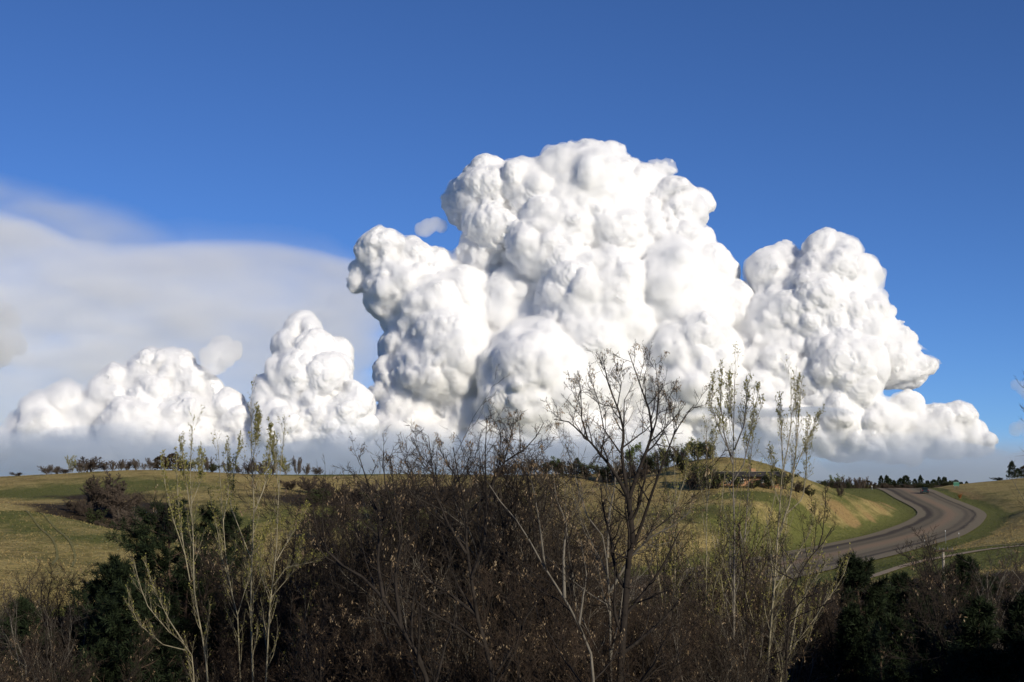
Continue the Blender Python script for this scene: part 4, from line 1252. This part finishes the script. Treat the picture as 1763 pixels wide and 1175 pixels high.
def surface_nets(F):
    """Quads of the zero level of F (negative inside)."""
    S = F < 0
    nx, ny, nz = F.shape
    c = np.zeros((nx - 1, ny - 1, nz - 1), dtype=np.int8)
    for dx in (0, 1):
        for dy in (0, 1):
            for dz in (0, 1):
                c += S[dx:nx - 1 + dx, dy:ny - 1 + dy, dz:nz - 1 + dz]
    idx = np.argwhere((c > 0) & (c < 8))
    vid = np.full(c.shape, -1, dtype=np.int32)
    vid[idx[:, 0], idx[:, 1], idx[:, 2]] = np.arange(len(idx))
    acc = np.zeros((len(idx), 3), dtype=np.float32)
    cnt = np.zeros(len(idx), dtype=np.float32)
    for ax in range(3):
        o1, o2 = [a for a in range(3) if a != ax]
        for a in (0, 1):
            for b in (0, 1):
                off = np.zeros(3, int); off[o1] = a; off[o2] = b
                p = idx + off
                q = p.copy(); q[:, ax] += 1
                f0 = F[p[:, 0], p[:, 1], p[:, 2]]
                f1 = F[q[:, 0], q[:, 1], q[:, 2]]
                m = (f0 < 0) != (f1 < 0)
                t = np.where(m, f0 / np.where(m, f0 - f1, 1), 0)
                pos = off[None, :].astype(np.float32) + np.zeros((len(idx), 3), np.float32)
                pos[:, ax] += t
                acc += pos * m[:, None]
                cnt += m
    verts = idx + acc / cnt[:, None]
    quads = []
    for ax in range(3):
        o1, o2 = ((1, 2), (2, 0), (0, 1))[ax]
        sl0 = [slice(1, None)] * 3; sl0[ax] = slice(0, -1)
        sl1 = [slice(1, None)] * 3; sl1[ax] = slice(1, None)
        a, b = S[tuple(sl0)], S[tuple(sl1)]
        e = np.argwhere(a != b)
        for k in (o1, o2):
            e[:, k] += 1
        flip = ~S[e[:, 0], e[:, 1], e[:, 2]]
        ok = np.ones(len(e), bool)
        for k in range(3):
            ok &= (e[:, k] < c.shape[k]) & (e[:, k] >= (1 if k != ax else 0))
        e, flip = e[ok], flip[ok]
        def v(d1, d2):
            p = e.copy(); p[:, o1] += d1; p[:, o2] += d2
            return vid[p[:, 0], p[:, 1], p[:, 2]]
        q = np.stack((v(-1, -1), v(0, -1), v(0, 0), v(-1, 0)), axis=1)
        q[flip] = q[flip][:, ::-1]
        quads.append(q)
    return verts, np.concatenate(quads)


def vapour(name, density, colour=(1, 1, 1), aniso=0.0):
    m = bpy.data.materials.new(name)
    m.use_nodes = True
    nt = m.node_tree
    nt.nodes.clear()
    out = nt.nodes.new('ShaderNodeOutputMaterial')
    v = nt.nodes.new('ShaderNodeVolumeScatter')
    v.inputs['Color'].default_value = (*colour, 1)
    v.inputs['Density'].default_value = density
    v.inputs['Anisotropy'].default_value = aniso
    if min(colour) < .999:                       # shade and haze put into the colour: neutral extinction, tinted scattering
        ab = nt.nodes.new('ShaderNodeVolumeAbsorption')
        ab.inputs['Color'].default_value = (*colour, 1)
        ab.inputs['Density'].default_value = density
        add = nt.nodes.new('ShaderNodeAddShader')
        nt.links.new(v.outputs[0], add.inputs[0]); nt.links.new(ab.outputs[0], add.inputs[1])
        nt.links.new(add.outputs[0], out.inputs['Volume'])
    else:
        nt.links.new(v.outputs[0], out.inputs['Volume'])
    m.volume_intersection_method = 'FAST' if hasattr(m, 'volume_intersection_method') else None
    return m


CLOUD_D = 9000.0


def cloud_field(blobs, voxel, seed, kids=150, grand=7, lump=1.0, tilt=0.25, lift=0.3, thick=1.0, base=808):
    """Signed distance (in pixels) of a heap of billows; blobs are (px, py, radius[, depth])."""
    rs = np.random.default_rng(seed)
    sph = []
    for b in blobs:
        px, py, r = b[:3]
        w = b[3] if len(b) > 3 else -tilt * (py - 500) + rs.uniform(-.5, .5) * r
        c = np.array((px, w, -py), float)
        heads = [(c, r * .86)]
        for _ in range(8):
            d = rs.standard_normal(3); d[1] -= .5; d /= np.linalg.norm(d)
            r1 = r * rs.uniform(.34, .62)
            heads.append((c + d * (r * rs.uniform(.98, 1.08) - r1), r1))
        sph += heads
        for kk in range(kids):
            c, rh = heads[0] if kk % 3 == 0 else heads[1 + kk % 8]
            r = rh * (1.0 if kk % 3 == 0 else 1.35)
            d = rs.standard_normal(3); d[1] -= .6; d[2] += lift
            d /= np.linalg.norm(d)
            r2 = min(r, 70) * rs.choice((.10, .15, .21, .29), p=(.3, .32, .24, .14)) * rs.uniform(.85, 1.15)
            c2 = c + d * (rh - r2 * rs.uniform(.35, .8)) * np.array((1, thick, 1))
            if r2 < 1.2 * voxel: continue
            sph.append((c2, r2))
            for _ in range(int(grand * rs.uniform(.2, 1.4))):
                d2 = rs.standard_normal(3) * .8 + d * .6; d2[1] -= .3; d2[2] += lift * .6
                d2 /= np.linalg.norm(d2)
                r3 = r2 * rs.uniform(.18, .45)
                if r3 < 1.1 * voxel: continue
                sph.append((c2 + d2 * (r2 - r3 * rs.uniform(.3, .8)), r3))
    C = np.array([s[0] for s in sph]); RR = np.array([s[1] for s in sph])
    lo = (C - RR[:, None]).min(0) - 5 * voxel
    hi = (C + RR[:, None]).max(0) + 5 * voxel
    n = np.ceil((hi - lo) / voxel).astype(int) + 1
    F = np.full(n, 4 * voxel, dtype=np.float32)
    ax = [lo[k] + voxel * np.arange(n[k]) for k in range(3)]
    for c, r in zip(C, RR):
        m = r + 4 * voxel
        i0 = np.maximum(((c - m - lo) / voxel).astype(int), 0)
        i1 = np.minimum(((c + m - lo) / voxel).astype(int) + 2, n)
        gx = (ax[0][i0[0]:i1[0]] - c[0]) ** 2
        gy = (ax[1][i0[1]:i1[1]] - c[1]) ** 2
        gz = (ax[2][i0[2]:i1[2]] - c[2]) ** 2
        d = np.sqrt(gx[:, None, None] + gy[None, :, None] + gz[None, None, :]) - r
        v = F[i0[0]:i1[0], i0[1]:i1[1], i0[2]:i1[2]]
        np.minimum(v, d, out=v)
    rs2 = np.random.default_rng(seed + 1)
    far = F > 3.9 * voxel
    crisp = 0.75 + 0.6 * np.clip(noise_grid(F.shape, 38, rs2), -1, 1)       # some parts boil, some are smooth
    for size, amp in ((75, 12.0), (34, 9.0), (17, 6.0), (9, 4.8), (5.5, 3.2)):      # billow size and height in pixels
        if size < 1.9 * voxel: continue
        F += crisp * amp * lump * (0.42 - np.abs(noise_grid(F.shape, size / voxel, rs2) * 2))
    F[far] = 4 * voxel
    for k in range(3):                          # one light smoothing pass
        a = np.take(F, np.r_[0, 0:n[k] - 1], axis=k); b = np.take(F, np.r_[1:n[k], n[k] - 1], axis=k)
        F = (.9 * F + .05 * (a + b)).astype(np.float32)
    F = np.maximum(F, (-(ax[2] + base) + 14 * noise_grid((n[0], n[1], 5), 12, rs2)[:, :, 2:3]).astype(np.float32))
    for k in range(3):                          # keep the rim outside
        for e in (0, 1, -1, -2):
            sl = [slice(None)] * 3
            sl[k] = e
            F[tuple(sl)] = 4 * voxel
    return F, lo


def px_to_world(p, dist):
    """Points in (px, depth in px, -py) at a distance."""
    b = (PH / 2 + p[:, 2]) / FPX
    fwd = math.cos(PITCH) - b * math.sin(PITCH)
    up = math.sin(PITCH) + b * math.cos(PITCH)
    return np.stack(((p[:, 0] - PW / 2) / FPX / fwd * dist, dist + p[:, 1] * dist / FPX, up / fwd * dist), axis=1)


def cloud(name, label, blobs, mat, voxel=4.0, seed=1, dist=CLOUD_D, core_mat=None, core_depth=20.0, fringe=None, fringe_px=5.0, **kw):
    F, lo = cloud_field(blobs, voxel, seed, **kw)
    v, q = surface_nets(F)
    o = new_mesh(name, px_to_world(lo + v * voxel, dist), q, mat, smooth=True)
    tag(o, label, 'cloud')
    if fringe is not None:                       # torn thin vapour round the dense cloud
        rs = np.random.default_rng(seed + 9)
        G = F[::2, ::2, ::2] - fringe_px + 7 * noise_grid(F[::2, ::2, ::2].shape, 7 / voxel, rs) + 4 * noise_grid(F[::2, ::2, ::2].shape, 2.6, rs)
        G = np.where(F[::2, ::2, ::2] > 3.95 * voxel, 9, G).astype(np.float32)
        for e in (0, 1, -1, -2):
            G[e] = 9; G[:, e] = 9; G[:, :, e] = 9
        v, q = surface_nets(G)
        new_mesh("vapour_fringe", px_to_world(lo + v * 2 * voxel, dist), q, fringe, o, smooth=True)
    if core_mat is not None:
        G = F + core_depth
        if (G < 0).sum() > 30:
            v, q = surface_nets(G)
            new_mesh("dense_core", px_to_world(lo + v * voxel, dist), q, core_mat, o, smooth=True)
    return o


def sheet_cloud(name, label, fn, box, step, mat, dist, seed, kind_cat='cloud'):
    """A lens of thin vapour: fn(px, py, noise) gives its thickness in metres."""
    rs = np.random.default_rng(seed)
    xs = np.arange(box[0], box[2], step); ys = np.arange(box[1], box[3], step)
    X, Y = np.meshgrid(xs, ys, indexing='ij')
    noises = [noise_grid((len(xs), len(ys), 5), c, rs)[:, :, 2] for c in ((40, 25, 4), (22, 9, 4), (9, 3.2, 4))]
    T = np.maximum(fn(X, Y, *noises), 0).astype(float)
    T[T < 4] = 0
    T[0] = T[-1] = 0; T[:, 0] = T[:, -1] = 0
    nx, ny = T.shape
    wave = noises[0] * 60 * dist / 9000
    P = px_to_world(np.stack((X.ravel(), np.zeros(X.size), -Y.ravel()), 1), dist)
    F = P.copy(); F[:, 1] += (-T * .5).ravel() + wave.ravel()
    B = P.copy(); B[:, 1] += (T * .5).ravel() + wave.ravel()
    idf = np.arange(nx * ny).reshape(nx, ny); idb = idf + nx * ny
    idb = np.where(T > 0, idb, idf)
    on = (T[:-1, :-1] > 0) | (T[1:, :-1] > 0) | (T[1:, 1:] > 0) | (T[:-1, 1:] > 0)
    def quads(i, flip):
        q = np.stack((i[:-1, :-1][on], i[1:, :-1][on], i[1:, 1:][on], i[:-1, 1:][on]), 1)
        return q[:, ::-1] if flip else q
    V = np.concatenate((F, B))
    q = np.concatenate((quads(idf, True), quads(idb, False)))
    used, inv = np.unique(q, return_inverse=True)
    o = new_mesh(name, V[used], inv.reshape(-1, 4), mat, smooth=True)
    return tag(o, label, kind_cat)


MAIN = [(1000, 335, 92), (1095, 350, 85), (920, 345, 75), (1045, 303, 58), (985, 292, 50), (1125, 302, 34), (1162, 362, 55), (845, 330, 58), (800, 340, 40),
        (1175, 420, 46), (1060, 425, 110), (950, 435, 90), (865, 400, 62), (662, 440, 40), (705, 462, 44), (752, 482, 52), (642, 470, 32), (830, 445, 48),
        (800, 525, 78), (742, 545, 62), (700, 535, 42), (672, 522, 26), (900, 545, 105), (1020, 545, 120), (1150, 525, 98), (1222, 470, 40), (1238, 540, 50),
        (780, 625, 92), (725, 690, 58), (705, 722, 55), (820, 700, 88), (920, 660, 110), (1050, 660, 120), (1180, 640, 105), (1265, 640, 75),
        (760, 765, 60), (880, 772, 70), (1000, 775, 80), (1120, 765, 80), (1235, 745, 70), (664, 676, 16), (620, 470, 16), (612, 486, 12), (690, 495, 52), (655, 520, 22), (712, 610, 52), (690, 650, 40), (640, 770, 46), (690, 775, 52), (1150, 285, 14), (1208, 345, 20)]
RIGHT = [(1338, 472, 46), (1318, 462, 30), (1360, 452, 32), (1420, 465, 56), (1452, 438, 33), (1425, 428, 24), (1480, 482, 38), (1400, 540, 80), (1335, 560, 66), (1470, 560, 66), (1512, 600, 50), (1548, 632, 36),
         (1440, 640, 80), (1350, 660, 90), (1520, 628, 42), (1574, 632, 18), (1592, 628, 9), (1420, 725, 66), (1500, 732, 42), (1570, 745, 38), (1628, 728, 28), (1650, 755, 28), (1330, 745, 60), (1600, 765, 26), (1470, 770, 40), (1300, 690, 60), (1540, 775, 34), (1538, 716, 32), (1590, 738, 32), (1606, 762, 36), (1668, 768, 18)]
TURRET = [(527, 572, 28), (512, 600, 32), (545, 608, 36), (582, 612, 22), (520, 650, 44), (566, 660, 46), (488, 682, 38), (550, 720, 66), (608, 710, 38), (500, 742, 50), (600, 752, 42), (470, 700, 22), (630, 740, 24)]
BANK = [(300, 650, 42), (262, 632, 24), (245, 655, 32), (215, 660, 28), (335, 668, 34), (280, 690, 56), (200, 690, 38), (130, 690, 32), (90, 712, 32), (160, 730, 56), (100, 750, 46), (250, 750, 60), (340, 730, 54), (398, 712, 32), (420, 740, 38),
        (60, 742, 28), (330, 772, 46), (400, 772, 38), (365, 680, 24), (30, 765, 24), (150, 775, 36), (450, 770, 40), (0, 775, 30), (210, 785, 40)]
PUFF = [(392, 592, 8), (412, 600, 7), (360, 612, 7), (398, 624, 9), (376, 640, 8), (365, 628, 8), (385, 601, 17), (405, 609, 13), (369, 619, 14), (383, 632, 12), (372, 604, 8)]
SCRAP = [(735, 386, 9), (748, 380, 7), (722, 390, 6), (758, 384, 6), (730, 394, 6)]
EDGE = [(12, 552, 28), (30, 560, 16), (0, 600, 40), (30, 592, 22)]
EAST_A = [(1758, 678, 10), (1744, 671, 6), (1734, 666, 4), (1775, 682, 14), (1766, 668, 7)]
EAST_B = [(1742, 736, 9), (1728, 742, 7), (1755, 728, 8), (1770, 740, 11), (1750, 745, 8)]


def build_clouds():
    dense = vapour("cumulus_vapour", 0.085, (1, 1, 1))
    soft = vapour("soft_cumulus_vapour", 0.045, (1, 1, 1))
    torn = vapour("torn_edge_vapour", 0.014, (1, 1, 1))
    faint = vapour("faint_cumulus_vapour", 0.006, (1, 1, 1))
    core = plain_material("white_cloud_core", [(.2, (.76, .76, .765)), (.8, (.80, .80, .805))], .001, 1.0, spec=0.0)
    cloud("cumulus_cloud", "huge white cauliflower cumulus tower with a domed top, largest cloud in the sky", MAIN, dense, 2.6, 3, core_mat=core, core_depth=7, fringe=torn, base=798)
    cloud("cumulus_cloud", "second tallest white cumulus tower, right of the huge one", RIGHT, dense, 2.4, 5, core_mat=core, dist=8800, core_depth=7, fringe=torn, base=788)
    cloud("cumulus_cloud", "narrow white cumulus turret between the huge tower and the left bank", TURRET, dense, 2.3, 8, core_mat=core, dist=7600, core_depth=7, fringe=torn, base=796)
    cloud("cumulus_cloud", "long low white cumulus bank above the left hill", BANK, soft, 2.5, 9, core_mat=core, core_depth=7, dist=7700, fringe=torn, base=798)
    cloud("cumulus_cloud", "small lone white puff above the low left bank", PUFF, torn, 1.2, 10, dist=7600, fringe=torn, fringe_px=4)
    cloud("cumulus_cloud", "tiny white scrap of cloud at the left shoulder of the huge tower", SCRAP, faint, 1.6, 11, dist=9000, fringe=faint, fringe_px=4)
    cloud("cumulus_cloud", "faint rounded cloud cut off by the left edge of the sky", EDGE, faint, 3.0, 12, dist=10200)
    cloud("cumulus_cloud", "upper of two small cloud scraps at the right edge", EAST_A, faint, 1.6, 13, dist=9500)
    cloud("cumulus_cloud", "lower of two small cloud scraps at the right edge", EAST_B, faint, 1.6, 14, dist=9500)

    def anvil(X, Y, a, b, c):
        top = np.interp(X, [-400, 0, 60, 130, 200, 330, 480, 560, 620, 680], [345, 352, 362, 402, 416, 402, 412, 424, 440, 470]) + 9 * b + 4 * c
        up = np.clip((Y - top) / 46, 0, 1); up = up * up * (3 - 2 * up)
        haze = np.clip((Y - top + 70) / 130, 0, 1) ** 2 * .25
        side = 1 - smooth(580, 720, X + 40 * b + 26 * c)
        down = 1 - smooth(600, 840, Y + .12 * X + 25 * a)
        streak = .97 + .10 * a + .08 * b + .07 * c
        fibre = np.clip(.97 + .1 * b + .13 * c, .1, 2) ** (1 + 1.6 * smooth(420, 700, X))
        return 720 * np.maximum(up, haze) * side * (.30 + .70 * down) * streak * fibre - 14
    sheet_cloud("anvil_cloud", "broad smooth grey white anvil veil spreading across the left sky", anvil, (-420, 270, 760, 815), 4, vapour("thin_ice_vapour", 0.0028, (1, 1, 1)), 13000, 31)

    def wisp(X, Y, a, b, c):
        top = 335 + .22 * X
        return 260 * np.exp(-((Y - top - 20) / 34) ** 2) * (1 - smooth(120, 330, X)) * (.7 + .6 * a + .6 * b + .5 * c) - 12
    sheet_cloud("cirrus_cloud", "thin streaky wisp fraying off the top of the anvil veil", wisp, (-420, 270, 380, 470), 5, vapour("cirrus_vapour", 0.0022, (1, 1, 1)), 14500, 32)

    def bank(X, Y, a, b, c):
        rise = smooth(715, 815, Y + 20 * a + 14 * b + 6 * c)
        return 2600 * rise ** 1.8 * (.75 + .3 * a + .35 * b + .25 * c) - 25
    sheet_cloud("stratus_cloud", "blue grey stratus layer lying along the whole horizon", bank, (-700, 670, 2460, 848), 6, vapour("shade_blue_vapour", 0.0015, (.72, .815, .94)), 6000, 33)  # shade and haze at the cloud bases put into the vapour colour

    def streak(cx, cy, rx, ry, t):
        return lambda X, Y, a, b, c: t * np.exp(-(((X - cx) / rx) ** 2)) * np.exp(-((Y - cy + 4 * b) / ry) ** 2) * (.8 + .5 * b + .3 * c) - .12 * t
    grey = vapour("shaded_vapour", 0.003, (.74, .80, .88))  # streaks lie in shade, which is put into this darker colour
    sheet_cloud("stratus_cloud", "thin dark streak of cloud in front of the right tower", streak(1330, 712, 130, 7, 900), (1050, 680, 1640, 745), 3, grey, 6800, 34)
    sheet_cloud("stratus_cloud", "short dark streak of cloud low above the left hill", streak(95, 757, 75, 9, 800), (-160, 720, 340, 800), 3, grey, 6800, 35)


build_clouds()
